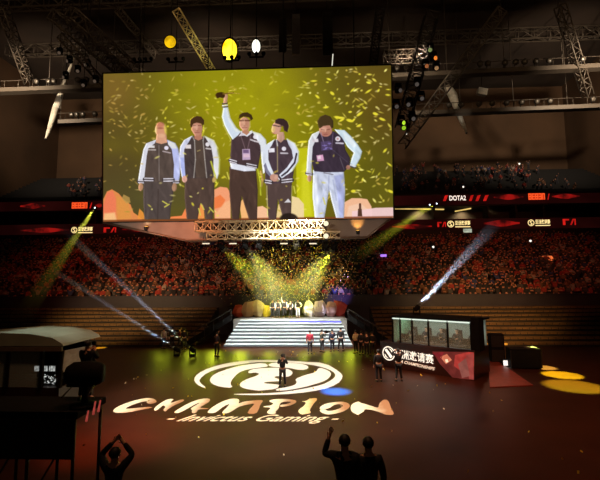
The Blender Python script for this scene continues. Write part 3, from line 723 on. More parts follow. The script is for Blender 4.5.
# inflatable rocks on the stage
def rock(px, py, w, h, c, lb, seed, spikes=0):
    rr = random.Random(seed); p = onfloor(px, py, SZ+.005); s = depth_scale(p); W, H = w*s, h*s
    bm = MB(); bm.ball((0, 0, H*.46), (W/2, W*.36, H*.54), 0, 7, 5)
    bm.v = [(x*(1+rr.uniform(-.22, .2)), y*(1+rr.uniform(-.2, .2)), max(0.0, z*(1+rr.uniform(-.14, .14)))) for x, y, z in bm.v]
    bm.s = [False]*len(bm.s)
    if spikes:
        for k in range(spikes): bm.lathe([(0, W*.2), (H*.45, .02)], (rr.uniform(-.3, .3)*W, 0, H*.6), (rr.uniform(-.4, .4), 0, 1), 5, 0, False)
    o = bm.build('stage_rock', mat('rock_%d_%d_%d' % c, c, .55, 0, .12, 1.2)); o.location = p
    tag(o, lb, 'stage prop', 'faceted rock props along the stage')
rock(239, 316.8, 14, 12, (220, 100, 60), 'orange faceted rock prop at the left end of the stage', 1, 1)
rock(249, 316.9, 15, 16, (240, 206, 150), 'cream faceted rock prop second from the left on stage', 2)
rock(259, 316.9, 14, 17, (248, 226, 170), 'tall pale faceted rock prop beside the yellow one on stage', 3)
rock(267, 317, 9, 12, (240, 214, 50), 'yellow faceted rock prop left of the five players', 4)
rock(309, 316.8, 14, 15, (236, 230, 246), 'white faceted rock prop just right of the five players', 5)
rock(320, 316.6, 16, 16, (216, 202, 246), 'lavender faceted rock prop right of the white one', 6)
rock(331, 316.4, 14, 15, (240, 200, 214), 'pale pink faceted rock prop on the right half of stage', 7)
rock(340, 316.2, 14, 16, (236, 110, 110), 'coral red faceted rock prop at the right end of the stage', 8, 1)
mb = MB().box((0, 0, 0), (4.6, .05, .1)); o = mb.build('stage_edge_light', glow('edge_violet', (120, 120, 255), 1.6)); o.location = (2.2, YT-TREAD-.04, SZ-.2)
tag(o, 'violet light strip under the right stage edge', 'light strip')

# ------------------------------------------------------------------ ribbon boards
RIB = glow('ribbon_dark_red', (36, 7, 6), 1.0, .6, .12)
GOLD = glow('ribbon_gold', (255, 222, 150), 1.3)
REDG = glow('ribbon_red_mark', (214, 30, 24), 1.0, .4, 1.2)
ORG = glow('ribbon_orange_mark', (255, 92, 40), 1.1)
WHT_G = glow('ribbon_white_mark', (255, 236, 220), 1.2)
REDWAVE = glow('ribbon_red_wave', (150, 20, 16), 1.0, rgb2=(46, 8, 7), scale=.6)
def ribbon(lb, z0, z1, Y):
    t = thing('ribbon_board', lb, 'ribbon board', (0, Y, z0))
    MB().box((0, .1, (z1-z0)/2), (104, .2, z1-z0)).build('panel', RIB, t)
    return t
def rb(Y, t, px0, px1, py0, py1):
    a = at(px0, py1, Y-.03)-t.location; b = at(px1, py1, Y-.03)-t.location; c = at(px0, py0, Y-.03)-t.location
    return a, Vector((b.x-a.x, 0, 0)), Vector((0, 0, c.z-a.z))
def emblem(t, a, ex, ez, m):
    r = ez.z/2; c = a+Vector((r, 0, r)); mb = MB(); n = 20
    for i in range(n):
        q0, q1 = 2*pi*i/n, 2*pi*(i+1)/n
        mb.add([c+Vector((cos(q)*k, 0, sin(q)*k)) for q, k in ((q0, r), (q1, r), (q1, r*.78), (q0, r*.78))], [(0, 1, 2, 3)])
    s = [(-.34, .5), (.1, .62), (.42, .4), (.2, .36), (-.05, .38), (-.1, .2), (.42, -.2), (.4, -.5), (0, -.64), (-.42, -.44), (-.2, -.36), (.08, -.38), (.1, -.2), (-.4, .2)]
    mb.add([c+Vector((x*r, 0, y*r)) for x, y in s], [tuple(range(len(s)))])
    return mb.build('emblem', m, t)
CN = '\u4e9a\u6d32\u9080\u8bf7\u8d5b'
low = ribbon('lower red ribbon board with gold event names, under the suites', 12.77, 14.3, 59.9)
upp = ribbon('upper red ribbon board with orange marks, above the suites', 16.68, 18.13, 61.25)
for (x0, x1, y0, y1) in ((71, 92.5, 227, 233.2), (447.5, 470.5, 220.8, 227.4), (528, 550.5, 219.6, 226)):
    a, ex, ez = rb(59.9, low, x0, x1, y0, y1); emblem(low, a, ex, ez, GOLD)
    text_on('lettering', CN, a+Vector((ez.z*1.15, 0, ez.z*.3)), Vector((ex.x-ez.z*1.15, 0, 0)), ez*.7, GOLD, low, bold=.02)
    MB().add([a+Vector((ez.z*1.15, 0, 0)), a+Vector((ex.x, 0, 0)), a+Vector((ex.x, 0, ez.z*.13)), a+Vector((ez.z*1.15, 0, ez.z*.13))], [(0, 1, 2, 3)]).build('underline', GOLD, low)
for (x0, x1, y0, y1) in ((103.5, 116, 227.5, 232.5), (437.5, 446, 222, 227), (563, 576, 219, 225)):
    a, ex, ez = rb(59.9, low, x0, x1, y0, y1); mb = MB(); P3 = lambda u, v: a+ex*u+ez*v
    for q in ([(0, 0), (.2, 0), (.2, 1), (0, 1)], [(.2, .75), (.5, .75), (.5, 1), (.2, 1)], [(.55, 0), (.68, 0), (.9, 1), (.77, 1)], [(.9, 0), (1, 0), (1, 1), (.9, 1)]):
        mb.add([P3(u, v) for u, v in q], [(0, 1, 2, 3)])
    mb.build('bracket_mark', REDG, low)
def wave(t, Y, px0, px1, py0, py1, m=REDWAVE):
    a, ex, ez = rb(Y, t, px0, px1, py0, py1); n = 24; mb = MB(); vs = []
    for i in range(n+1):
        k = i/n; h = .25+.75*sin(pi*k)**2
        vs += [a+ex*k+ez*(.5-h*.42), a+ex*k+ez*(.5+h*.42)]
    mb.add(vs, [(2*i, 2*i+2, 2*i+3, 2*i+1) for i in range(n)]); mb.build('red_wave', m, t)
wave(low, 59.9, 20, 69, 227.5, 233.5); wave(low, 59.9, 484, 520, 219.5, 227.5); wave(low, 59.9, 392, 432, 224, 229.5); wave(low, 59.9, 122, 160, 226.5, 232.5)
def blocks(px0, px1, py0, py1):        # five worn orange signs whose strokes cannot be read
    a, ex, ez = rb(61.25, upp, px0, px1, py0, py1); mb = MB(); rr = random.Random(4)
    for k in range(5):
        u0 = k/5+.01; u1 = u0+.17
        for q in ([u0, 0, u0+.04, 1], [u1-.04, 0, u1, 1], [u0, .86, u1, 1], [u0, .43, u1, .57], [u0, 0, u1, .14]):
            if rr.random() < .85: mb.add([a+ex*x+ez*z for x, z in ((q[0], q[1]), (q[2], q[1]), (q[2], q[3]), (q[0], q[3]))], [(0, 1, 2, 3)])
    mb.add([a+ex*u+ez*v-Vector((0, -.01, 0)) for u, v in ((0, -.05), (.98, -.05), (.98, 1.05), (0, 1.05))], [(0, 1, 2, 3)], 1)
    mb.build('orange_sign', [ORG, glow('ribbon_orange_ground', (206, 54, 22), 1.0)], upp)
    a, ex, ez = rb(61.25, upp, px1+2, px1+4.5, py0, py1)
    MB().add([a, a+ex*.4, a+ex+ez, a+ex*.6+ez], [(0, 1, 2, 3)]).build('slash_mark', REDG, upp)
blocks(71.5, 87.5, 202.6, 208.4); blocks(528.5, 545.5, 193.6, 199.6)
a, ex, ez = rb(61.25, upp, 449.5, 466, 195.6, 200.6); text_on('lettering', 'DOTA2', a, ex, ez, WHT_G, upp, bold=.02)
for (x0, x1) in ((443, 448.5), (469, 474), (475.5, 481), (483, 489)):
    a, ex, ez = rb(61.25, upp, x0, x1, 195, 201); MB().add([a, a+ex*.5, a+ex+ez, a+ex*.4+ez*.9], [(0, 1, 2, 3)]).build('red_stroke', REDG, upp)
wave(upp, 61.25, 20, 45, 203, 209.5); wave(upp, 61.25, 494, 524, 194, 200.5); wave(upp, 61.25, 552, 580, 193.5, 199.5); wave(upp, 61.25, 95, 103.5, 203, 208, REDWAVE)
# suites lit between the boards
SUIT = glow('suite_strip', (255, 214, 120), .9, .3, .8)
for (x0, y0, x1, y1, lb) in ((395, 208.6, 444, 209.4, 'thin warm light strip in the suite just right of the screen'), (472, 207.0, 508, 204.6, 'bright warm light strip in the wide suite on the right'),
                             (455, 211.4, 471, 208.4, 'short slanted warm light strip in the middle right suite')):
    p0, p1 = at(x0, y0, 62.8), at(x1, y1, 62.8); o = MB().tube((0, 0, 0), p1-p0, .1, n=6).build('strip_light', SUIT); o.location = p0
    tag(o, lb, 'light strip')
    spot('suite_lamp', (p0+p1)/2+Vector((0, -.5, -.1)), (p0+p1)/2+Vector((0, 1, -2.2)), 900, (1, .75, .4), 120, 1, .2)
p = at(467.5, 231, 59.7); t = thing('exit_doorway', 'pale lit doorway sign above the crowd on the right', 'doorway', p)
MB().box((0, .1, 0), (1.5, .2, .95)).build('surround', DARKM, t)
MB().box((0, -.02, .05), (1.2, .05, .55)).build('lit_panel', glow('door_pale', (206, 214, 190), .8, .5, 2), t)
p = at(548, 258.3, 52); t = thing('orange_banner', 'glowing orange fan banner held up in the right crowd', 'banner', p)
MB().box((0, 0, 0), (1.5, .06, .62)).build('panel', glow('banner_orange', (255, 120, 60), 1.0, .5, 2), t)
for sx in (-.6, .6): MB().tube((sx, .06, -1.9), (sx, .06, .3), .03, n=6).build('pole', DARKM, t)
p = at(383.5, 255.5, 51); t = thing('violet_banner', 'small violet glowing banner held up in the crowd', 'banner', p)
MB().box((0, 0, 0), (.75, .06, .3)).build('panel', glow('banner_violet', (190, 130, 255), 1.2, .3, 3), t)
MB().tube((0, .06, -1.7), (0, .06, .1), .03, n=6).build('pole', DARKM, t)
# ------------------------------------------------------------------ people
def skin_mesh(name, pts, edges, sub=1, root=0):
    """pts: list of (co, radius); one continuous tapering surface"""
    me = bpy.data.meshes.new(name); me.from_pydata([p[0] for p in pts], edges, [])
    o = bpy.data.objects.new(name, me); COL.objects.link(o)
    md = o.modifiers.new('skin', 'SKIN'); md.use_smooth_shade = True
    if not me.skin_vertices: bpy.context.view_layer.update()
    for sv, p in zip(me.skin_vertices[0].data, pts):
        r = p[1]; sv.radius = r if isinstance(r, tuple) else (r, r); sv.use_root = False
    me.skin_vertices[0].data[root].use_root = True
    if sub:
        s = o.modifiers.new('sub', 'SUBSURF'); s.levels = sub; s.render_levels = sub
    bpy.context.view_layer.update()
    out = bpy.data.meshes.new_from_object(o.evaluated_get(bpy.context.evaluated_depsgraph_get()))
    out.name = name
    bpy.data.objects.remove(o); bpy.data.meshes.remove(me)
    return out

def joints(pose):
    """standing figure 1.75 m tall facing -Y; pose overrides joints"""
    J = dict(P=(0, 0, .95), S=(0, .0, 1.14), C=(0, 0, 1.33), N=(0, .005, 1.475), H0=(0, -.012, 1.545), H1=(0, -.02, 1.63), H2=(0, -.012, 1.715),
             LS=(.185, .01, 1.42), RS=(-.185, .01, 1.42), LE=(.245, .03, 1.14), RE=(-.245, .03, 1.14), LW=(.25, -.05, .90), RW=(-.25, -.05, .90),
             LH=(.092, 0, .90), RH=(-.092, 0, .90), LK=(.105, -.02, .50), RK=(-.105, -.02, .50), LA=(.115, .03, .09), RA=(-.115, .03, .09))
    J.update(pose)
    for s in 'LR':
        a = Vector(J[s+'A']); J.setdefault(s+'T', (a.x*1.15, a.y-.19, a.z-.05))
    return {k: Vector(v) for k, v in J.items()}

def body_mesh(pose, detail=True):
    J = joints(pose); pts, ed, ix = [], [], {}
    def add(k, co, r, par=None):
        ix[k] = len(pts); pts.append((tuple(co), r))
        if par is not None: ed.append((ix[par], ix[k]))
    add('P', J['P'], (.145, .115)); add('S', J['S'], (.13, .10), 'P'); add('C', J['C'], (.155, .115), 'S'); add('N', J['N'], (.06, .06), 'C')
    add('H0', J['H0'], (.062, .07), 'N'); add('H1', J['H1'], (.082, .102), 'H0'); add('H2', J['H2'], (.066, .082), 'H1')
    for s in 'LR':
        add(s+'S', J[s+'S'], .062, 'C'); add(s+'E', J[s+'E'], .046, s+'S'); add(s+'W', J[s+'W'], .03, s+'E')
        d = (J[s+'W']-J[s+'E']).normalized(); sd = d.cross(Vector((0, 1, .2))).normalized()
        if abs(d.y) > .8: sd = Vector((1, 0, 0))
        fw = sd.cross(d).normalized()
        add(s+'M', J[s+'W']+d*.07, (.036, .022), s+'W')
        if detail:
            for k, (o_, L) in enumerate(((-.03, .075), (-.01, .086), (.01, .08), (.03, .062))):
                b = J[s+'W']+d*.095+sd*o_; add(s+'f%da' % k, b, .0095, s+'M')
                add(s+'f%db' % k, b+d*L*.55+fw*.012, .0088, s+'f%da' % k); add(s+'f%dc' % k, b+d*L*.9+fw*.035, .0072, s+'f%db' % k)
            tb = J[s+'W']+d*.035-sd*.036; add(s+'ta', tb, .0105, s+'W'); add(s+'tb', tb+d*.045-sd*.024+fw*.014, .0088, s+'ta')
        add(s+'H', J[s+'H'], .088, 'P'); add(s+'K', J[s+'K'], .058, s+'H'); add(s+'A', J[s+'A'], .04, s+'K'); add(s+'T', J[s+'T'], (.042, .03), s+'A')
    me = skin_mesh('body', pts, ed, 1)
    return me, J

POSES = {}
def posed(key):
    if key in POSES: return POSES[key]
    pose = POSE_DEF[key]; me, J = body_mesh(pose)
    # facial features joined to the same mesh
    mb = MB(); h = J['H1']; up = (J['H2']-J['H0']).normalized(); rt = Vector((1, 0, 0)); fwd = up.cross(rt).normalized()*-1
    if fwd.y > 0: fwd = -fwd
    fa = pose.get('_turn', 0.0); fwd = Matrix.Rotation(fa, 3, up) @ fwd; rt = Matrix.Rotation(fa, 3, up) @ rt
    mb.lathe([(0, .018), (.03, .008)], h+fwd*.085-up*.012, fwd-up*.25, 6, 0)
    for s in (-1, 1):
        mb.ball(h+fwd*.078+rt*s*.033+up*.014, (.014, .012, .009), 1, 6, 4); mb.ball(h+rt*s*.086-up*.005, (.012, .022, .032), 0, 6, 4)
    mb.ball(h+fwd*.078-up*.052, (.024, .012, .008), 2, 6, 4)
    v0 = len(me.vertices); base = [tuple(v.co) for v in me.vertices]; faces = [tuple(p.vertices) for p in me.polygons]
    m2 = bpy.data.meshes.new('body'); m2.from_pydata(base+mb.v, [], faces+[tuple(i+v0 for i in f) for f in mb.f])
    m2.polygons.foreach_set('material_index', [0]*len(faces)+mb.m); m2.polygons.foreach_set('use_smooth', [True]*(len(faces)+len(mb.f))); m2.update()
    bpy.data.meshes.remove(me)
    # hair
    hb = MB(); hb.ball(h+up*.035-fwd*.018, (.1, .118, .098), 0, 12, 8)
    keep = []; cen = h+up*.02
    for f in hb.f:
        c = sum((Vector(hb.v[i]) for i in f), Vector())/len(f)-cen
        if c.dot(fwd) < .035+max(0, c.dot(up)-.045)*2 and c.dot(up) > -.06: keep.append(f)
    hb.f = keep; hb.m = [0]*len(keep); hb.s = [True]*len(keep)
    hair = bpy.data.meshes.new('hair'); hair.from_pydata(hb.v, [], hb.f); hair.polygons.foreach_set('use_smooth', hb.s); hair.update()
    # jacket: torso and sleeves, one continuous shell
    pts, ed = [], []
    def A(co, r, par=None):
        pts.append((tuple(co), r)); k = len(pts)-1
        if par is not None: ed.append((par, k))
        return k
    p = A(J['P']+Vector((0, 0, .0)), (.165, .132)); s_ = A(J['S'], (.158, .122), p); c = A(J['C'], (.178, .134), s_); A(J['N'].lerp(J['C'], .25), (.085, .08), c)
    for s in 'LR':
        a = A(J[s+'S'], .078, c); e = A(J[s+'E'], .062, a); A(J[s+'E'].lerp(J[s+'W'], .95), .045, e)
    jk = skin_mesh('jacket', pts, ed, 1)
    pts, ed = [], []
    p = A(J['P']-Vector((0, 0, .01)), (.155, .125))
    for s in 'LR':
        a = A(J[s+'H']-Vector((0, 0, .02)), .106, p); k = A(J[s+'K'], .076, a); A(J[s+'A']+(J[s+'K']-J[s+'A']).normalized()*.02, .058, k)
    tr = skin_mesh('trousers', pts, ed, 1)
    shm = []
    for s in 'LR':
        sh = MB()
        a, t = J[s+'A'], J[s+'T']; d = (t-a); d.z = 0; d.normalize(); z0 = a.z-.088
        sd = Vector((-d.y, d.x, 0)); o = Vector((a.x, a.y, z0))
        prof = [(-.075, .036, .085), (-.03, .042, .10), (.06, .046, .085), (.15, .05, .06), (.215, .036, .045)]
        vs = []
        for L, w, hh in prof: vs += [o+d*L-sd*w, o+d*L+sd*w, o+d*L+sd*w*.8+Vector((0, 0, hh)), o+d*L-sd*w*.8+Vector((0, 0, hh))]
        fs = [(0, 1, 2, 3), (16, 19, 18, 17)]
        for j in range(4): fs += [(j*4+q, j*4+4+q, j*4+4+(q+1) % 4, j*4+(q+1) % 4) for q in range(4)]
        sh.add(vs, fs, 0, True); q = bpy.data.meshes.new('shoe'); q.from_pydata(sh.v, [], sh.f); q.update(); shm.append(q)
    POSES[key] = (m2, hair, jk, tr, shm, J)
    return POSES[key]

UP = dict(LS=(.19, .01, 1.45), RS=(-.19, .01, 1.45))
POSE_DEF = {
 'stand': {},
 'stand_wide': dict(LK=(.15, -.02, .5), RK=(-.14, -.01, .5), LA=(.2, .03, .09), RA=(-.18, .03, .09)),
 'camera_hold': dict(LE=(.26, -.14, 1.2), RE=(-.26, -.14, 1.2), LW=(.09, -.3, 1.42), RW=(-.09, -.3, 1.42), LK=(.12, -.02, .5), RK=(-.12, -.02, .5), LA=(.15, .03, .09), RA=(-.15, .03, .09)),
 'phone_up': dict(LE=(.26, -.2, 1.42), LW=(.16, -.34, 1.66), RK=(-.13, -.1, .51), RA=(-.13, .06, .09), LA=(.12, -.02, .09)),
 'hands_head': dict(LE=(.36, -.06, 1.46), RE=(-.36, -.06, 1.46), LW=(.15, -.12, 1.6), RW=(-.15, -.12, 1.6), **UP, LA=(.15, .03, .09), RA=(-.15, .03, .09)),
 'walk': dict(LK=(.1, -.16, .52), LA=(.1, -.2, .09), RK=(-.1, .06, .5), RA=(-.1, .26, .13), LE=(.25, .12, 1.16), LW=(.25, .06, .92), RE=(-.25, -.08, 1.15), RW=(-.24, -.22, .95)),
 'trophy': dict(RS=(-.19, 0, 1.47), RE=(-.3, -.02, 1.72), RW=(-.26, -.05, 1.98)),
 'folded': dict(LE=(.27, -.02, 1.16), RE=(-.27, -.02, 1.16), LW=(.06, -.2, 1.0), RW=(-.06, -.2, 1.0)),
 'hip': dict(LE=(.38, .06, 1.2), LW=(.2, -.04, 1.0), H1=(0, -.05, 1.62), H2=(0, -.05, 1.70)),
 'look_up': dict(H0=(0, -.02, 1.545), H1=(0, .0, 1.63), H2=(0, .04, 1.70)),
 'talk': dict(RE=(-.27, -.06, 1.18), RW=(-.12, -.3, 1.22), LA=(.14, .03, .09), RA=(-.12, .0, .09)),
 'sit': dict(P=(0, .04, .52), S=(0, .02, .72), C=(0, -.02, .92), N=(0, -.04, 1.06), H0=(0, -.06, 1.13), H1=(0, -.08, 1.21), H2=(0, -.07, 1.295),
             LS=(.185, -.01, 1.0), RS=(-.185, -.01, 1.0), LE=(.24, -.14, .80), RE=(-.24, -.14, .80), LW=(.14, -.4, .80), RW=(-.14, -.4, .80),
             LH=(.1, .02, .5), RH=(-.1, .02, .5), LK=(.13, -.42, .5), RK=(-.13, -.42, .5), LA=(.13, -.36, .09), RA=(-.13, -.36, .09)),
 'fist_up': dict(LS=(.19, 0, 1.47), LE=(.30, -.04, 1.66), LW=(.26, -.08, 1.9)),
 'hand_by_head': dict(LS=(.19, 0, 1.45), LE=(.34, -.06, 1.42), LW=(.25, -.1, 1.68)),
 'hands_over_head': dict(LS=(.19, 0, 1.47), LE=(.29, -.1, 1.6), LW=(.09, -.14, 1.8), RS=(-.19, 0, 1.47), RE=(-.29, -.1, 1.6), RW=(-.09, -.14, 1.79)),
 'both_up': dict(LS=(.19, 0, 1.47), LE=(.31, -.04, 1.62), LW=(.25, -.1, 1.82), RS=(-.19, 0, 1.47), RE=(-.31, -.04, 1.62), RW=(-.24, -.1, 1.80)),
}
HAIRM = mat('hair_black', (26, 20, 17), .6); SKINM = mat('skin', (206, 152, 122), .55, 0, .05); EYEM = mat('eye_dark', (30, 22, 20), .3); LIPM = mat('lip', (150, 84, 76), .5)
SHOE = mat('shoe_dark', (34, 30, 28), .5)
def cloth(c): return mat('cloth_%d_%d_%d' % tuple(c), c, .85, 0, .18, 9)
def person(pose, lb, loc, rotz, h, top, leg, hair=HAIRM, group=None, sleeves=None):
    me, hr, jk, tr, sh, J = posed(pose)
    t = thing('person', lb, 'person', loc, rotz, group); k = h/1.75
    for nm, m, mt in (('body', me, None), ('hair', hr, hair), ('jacket', jk, cloth(top)), ('trousers', tr, cloth(leg)), ('shoe', sh[0], SHOE), ('shoe', sh[1], SHOE)):
        d = m.copy(); d.materials.clear()
        for q in ([SKINM, EYEM, LIPM] if nm == 'body' else [mt]): d.materials.append(q)
        if nm == 'jacket' and sleeves:
            d.materials.append(cloth(sleeves))
            for pg in d.polygons:
                if abs(pg.center.x) > .17 or pg.center.z > 1.47: pg.material_index = 1
        o = link(nm, d, t); o.scale = (k, k, k)
    return t, J, k

# winners on the stage
PT = 'winning players on the stage'
def sp(px): return onfloor(px, 317.9, SZ+.005)
person('look_up', 'leftmost of the five stage players, dark jacket with white sleeves, arms down', sp(272.7), 0, 1.72, (52, 46, 54), (40, 34, 36), group=PT, sleeves=(240, 240, 244))
person('stand', 'second stage player from the left, dark jacket with white sleeves', sp(278.2), 0, 1.72, (54, 48, 54), (40, 34, 36), group=PT, sleeves=(240, 240, 244))
t3, J3, k3 = person('trophy', 'middle stage player in dark trousers raising one arm', sp(284.6), 0, 1.75, (54, 46, 54), (40, 34, 36), group=PT, sleeves=(240, 240, 244))
person('folded', 'fourth stage player from the left, shorter, hands folded', sp(290.6), 0, 1.62, (54, 48, 54), (44, 38, 40), group=PT, sleeves=(240, 240, 244))
person('hip', 'rightmost stage player in pale trousers with hand on hip', sp(298), 0, 1.74, (52, 46, 54), (226, 226, 232), group=PT, sleeves=(240, 240, 244))
p = t3.location+Vector((J3['RW'].x-.02, J3['RW'].y-.06, J3['RW'].z+.12))*k3
t = thing('trophy', 'small gold trophy held up by the middle stage player', 'trophy', p); TG = mat('trophy_gold', (214, 170, 70), .3, .8)
MB().lathe([(0, .03), (.03, .03), (.05, .015), (.16, .02), (.22, .06), (.3, .075)], (0, 0, -.05), (0, 0, 1), 12).build('cup', TG, t)
MB().lathe([(-.05, .05), (-.01, .05)], (0, 0, -.05), (0, 0, 1), 12).build('plinth', BLACK, t)
# people on the arena floor
def hand_prop(t, J, k, name, lb, cat, builder):
    R = Matrix.Rotation(t.rotation_euler.z, 3, 'Z')
    w = (J['LW']+J['RW'])/2 if name != 'phone' else J['LW']
    o = thing(name, lb, cat, t.location+R @ (w*k+Vector((0, -.1, .06))), t.rotation_euler.z); builder(o); return o
def cam_build(o):
    MB().box((0, -.08, .05), (.16, .3, .18)).build('camera_body', BLACK, o)
    MB().lathe([(0, .06), (.16, .07), (.2, .08)], (0, -.22, .05), (0, -1, 0), 12).build('lens', DARKM, o)
    MB().tube((0, .02, .16), (0, -.16, .2), .018, n=6).build('top_handle', DARKM, o)
def phone_build(o): MB().box((0, -.02, .06), (.075, .012, .15)).build('case', BLACK, o); MB().box((0, -.028, .06), (.066, .004, .135)).build('display', glow('phone_screen', (236, 240, 250), 1.4), o)
t, J, k = person('camera_hold', 'dark clothed camera operator standing on the white floor emblem', onfloor(282.5, 387), pi, 1.66, (24, 20, 20), (22, 18, 18))
hand_prop(t, J, k, 'shoulder_camera', 'black camera held by the operator on the floor emblem', 'camera', cam_build)
t, J, k = person('phone_up', 'person in dark blue top holding up a phone left of the staircase', onfloor(216.5, 356.6), pi*.85, 1.76, (54, 52, 64), (40, 36, 40))
hand_prop(t, J, k, 'phone', 'lit phone held up left of the staircase', 'phone', phone_build)
person('stand', 'person in crimson red top before the right half of the staircase', onfloor(310, 353.7), pi, 1.72, (170, 40, 58), (42, 36, 44))
t, J, k = person('camera_hold', 'cameraman in grey green top right beside the person in red', onfloor(322, 352.2), pi*.72, 1.7, (62, 66, 58), (44, 42, 44))
hand_prop(t, J, k, 'shoulder_camera', 'black camera held by the cameraman beside the person in red', 'camera', cam_build)
person('talk', 'person in navy jacket before the right end of the staircase', onfloor(332.4, 351.4), pi*1.1, 1.68, (40, 44, 66), (36, 36, 50))
person('stand_wide', 'tall person in black standing before the right staircase corner', onfloor(341, 351), pi*.9, 1.8, (30, 26, 28), (28, 24, 26))
person('folded', 'person in white shirt standing right of the staircase', onfloor(356, 353.4), pi*1.2, 1.72, (232, 220, 180), (34, 30, 30))
person('stand', 'dark clothed person close behind the one in white shirt', onfloor(361.5, 355), pi*.8, 1.74, (34, 28, 32), (26, 22, 24))
person('talk', 'dark clothed person with raised hand in the group right of the stairs', onfloor(367, 356.5), pi, 1.76, (30, 26, 30), (26, 22, 24))
person('stand_wide', 'dark clothed person at the right end of the group by the stairs', onfloor(372.6, 355.6), pi*1.15, 1.72, (32, 28, 30), (24, 22, 24))
person('stand', 'dark silhouetted person standing left of the round booth emblem', onfloor(379, 381.6), pi*1.05, 1.7, (26, 20, 20), (22, 18, 18))
person('hands_head', 'dark silhouetted person with hands at head before the booth lettering', onfloor(399, 381), pi*1.02, 1.72, (22, 18, 20), (20, 16, 18))
person('stand', 'person in white top standing by the left floor lamps', onfloor(163.5, 348.6), pi*.9, 1.66, (220, 214, 196), (52, 46, 44))
person('talk', 'dark clothed person between the two left floor beams', onfloor(172, 347.8), pi*1.1, 1.7, (40, 34, 38), (32, 28, 30))
person('stand', 'dark clothed person standing right of the left floor beams', onfloor(184, 349.8), pi, 1.7, (46, 38, 42), (34, 30, 32))
person('walk', 'person in dark red top walking behind the left beams', onfloor(179.5, 348.6), pi*.6, 1.68, (110, 36, 34), (34, 30, 32))

# ------------------------------------------------------------------ crowd
def crowd_mesh(pose):
    J = joints(pose); pts, ed, ix = [], [], {}
    def add(k, co, r, par=None):
        ix[k] = len(pts); pts.append((tuple(co), r))
        if par: ed.append((ix[par], ix[k]))
    add('P', J['P'], (.16, .13)); add('C', J['C'], (.19, .14), 'P'); add('N', J['N'], .07, 'C'); add('H1', J['H1'], (.1, .115), 'N'); add('H2', J['H2'], .075, 'H1')
    for s in 'LR':
        add(s+'S', J[s+'S'], .08, 'C'); add(s+'E', J[s+'E'], .06, s+'S'); add(s+'W', J[s+'W'], .045, s+'E')
        d = (J[s+'W']-J[s+'E']).normalized(); add(s+'M', J[s+'W']+d*.13, .04, s+'W')
        add(s+'K', J[s+'K'], .085, 'P'); add(s+'A', (J[s+'A'].x, J[s+'A'].y, .0), .06, s+'K')
    me = skin_mesh('spectator', pts, ed, 0)
    v = np.array([q.co for q in me.vertices]); v[:, 2] -= v[:, 2].min()
    faces = [tuple(p.vertices) for p in me.polygons]; mi = []
    hd = np.array(J['H1']); hw = [np.array(J[s+'W']) for s in 'LR']
    for f in faces:
        c = v[list(f)].mean(0)
        if np.linalg.norm(c-hd) < .16: mi.append(1 if (c[2] > hd[2]+.035 or c[1] > hd[1]+.05) else 0)
        elif min(np.linalg.norm(c-w-np.array((0, 0, .05))) for w in hw) < .12: mi.append(0)
        else: mi.append(2 if c[2] < .95 else 3)
    return v, faces, mi
CP = [crowd_mesh(d) for d in ({}, dict(LE=(.28, -.12, 1.2), RE=(-.28, -.12, 1.2), LW=(.05, -.3, 1.25), RW=(-.05, -.3, 1.25)), POSE_DEF['both_up'], POSE_DEF['fist_up'],
                              POSE_DEF['phone_up'], dict(RE=(-.3, -.1, 1.62), RW=(-.2, -.16, 1.86), RS=(-.19, 0, 1.46)))]
CSK = mat('crowd_skin', (190, 126, 98), .6, 0, .05); CHR = mat('crowd_hair', (30, 22, 18), .6); CTR = mat('crowd_trousers', (40, 36, 42), .8)
TOPS = [('black', (34, 30, 32), 5), ('dark grey', (70, 64, 64), 4), ('red-lit', (150, 50, 40), 3), ('grey', (150, 138, 130), 1), ('brown', (110, 74, 50), 2), ('blue', (50, 60, 104), 1)]  # red light on the crowd is put into some top colours
TM = [cloth(c) for _, c, _ in TOPS]; TW = [i for i, (_, _, w) in enumerate(TOPS) for _ in range(w)]
CM = []
for v, fs, mi in CP:
    me = bpy.data.meshes.new('spectator'); me.from_pydata(v.tolist(), [], fs)
    for m in (CSK, CHR, CTR, TM[0]): me.materials.append(m)
    me.polygons.foreach_set('material_index', mi); me.update(); CM.append(me)
rc = random.Random(11)
allp = []
for i in range(NROW):
    n = int((38+i*.55)*2/.60)
    for k in range(n):
        if rc.random() < .07: continue
        allp.append((i, -36.5-i*.5+k*.60+rc.uniform(-.1, .1)+.3*(i % 2), ROW0+i*ROWD+.5+rc.uniform(-.1, .1), Z0+i*ROWH))
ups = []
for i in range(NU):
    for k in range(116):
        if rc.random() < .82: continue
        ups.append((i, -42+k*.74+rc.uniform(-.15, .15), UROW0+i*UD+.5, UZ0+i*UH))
order = sorted(range(len(allp)), key=lambda q: (allp[q][0], abs(allp[q][1]-2)))[:300]
first = set(order)
posew = [0, 0, 0, 1, 1, 2, 3, 4, 5]
PLURAL = 'spectators in the lowest rows of the lower stand'
proto = [0]
for q in order:
    i, x, y, z = allp[q]; pk = rc.choice(posew); tk = rc.choice(TW)
    o = bpy.data.objects.new('spectator', CM[pk]); COL.objects.link(o)
    o.location = (x, y, z); o.rotation_euler = (0, 0, rc.uniform(-.3, .3)-x*.012); s = rc.uniform(.93, 1.06); o.scale = (s, s, s)
    o.material_slots[3].link = 'OBJECT'; o.material_slots[3].material = TM[tk]
    tag(o, 'standing spectator in %s top just behind the dark parapet of the lower stand' % TOPS[tk][0], 'spectator', PLURAL)
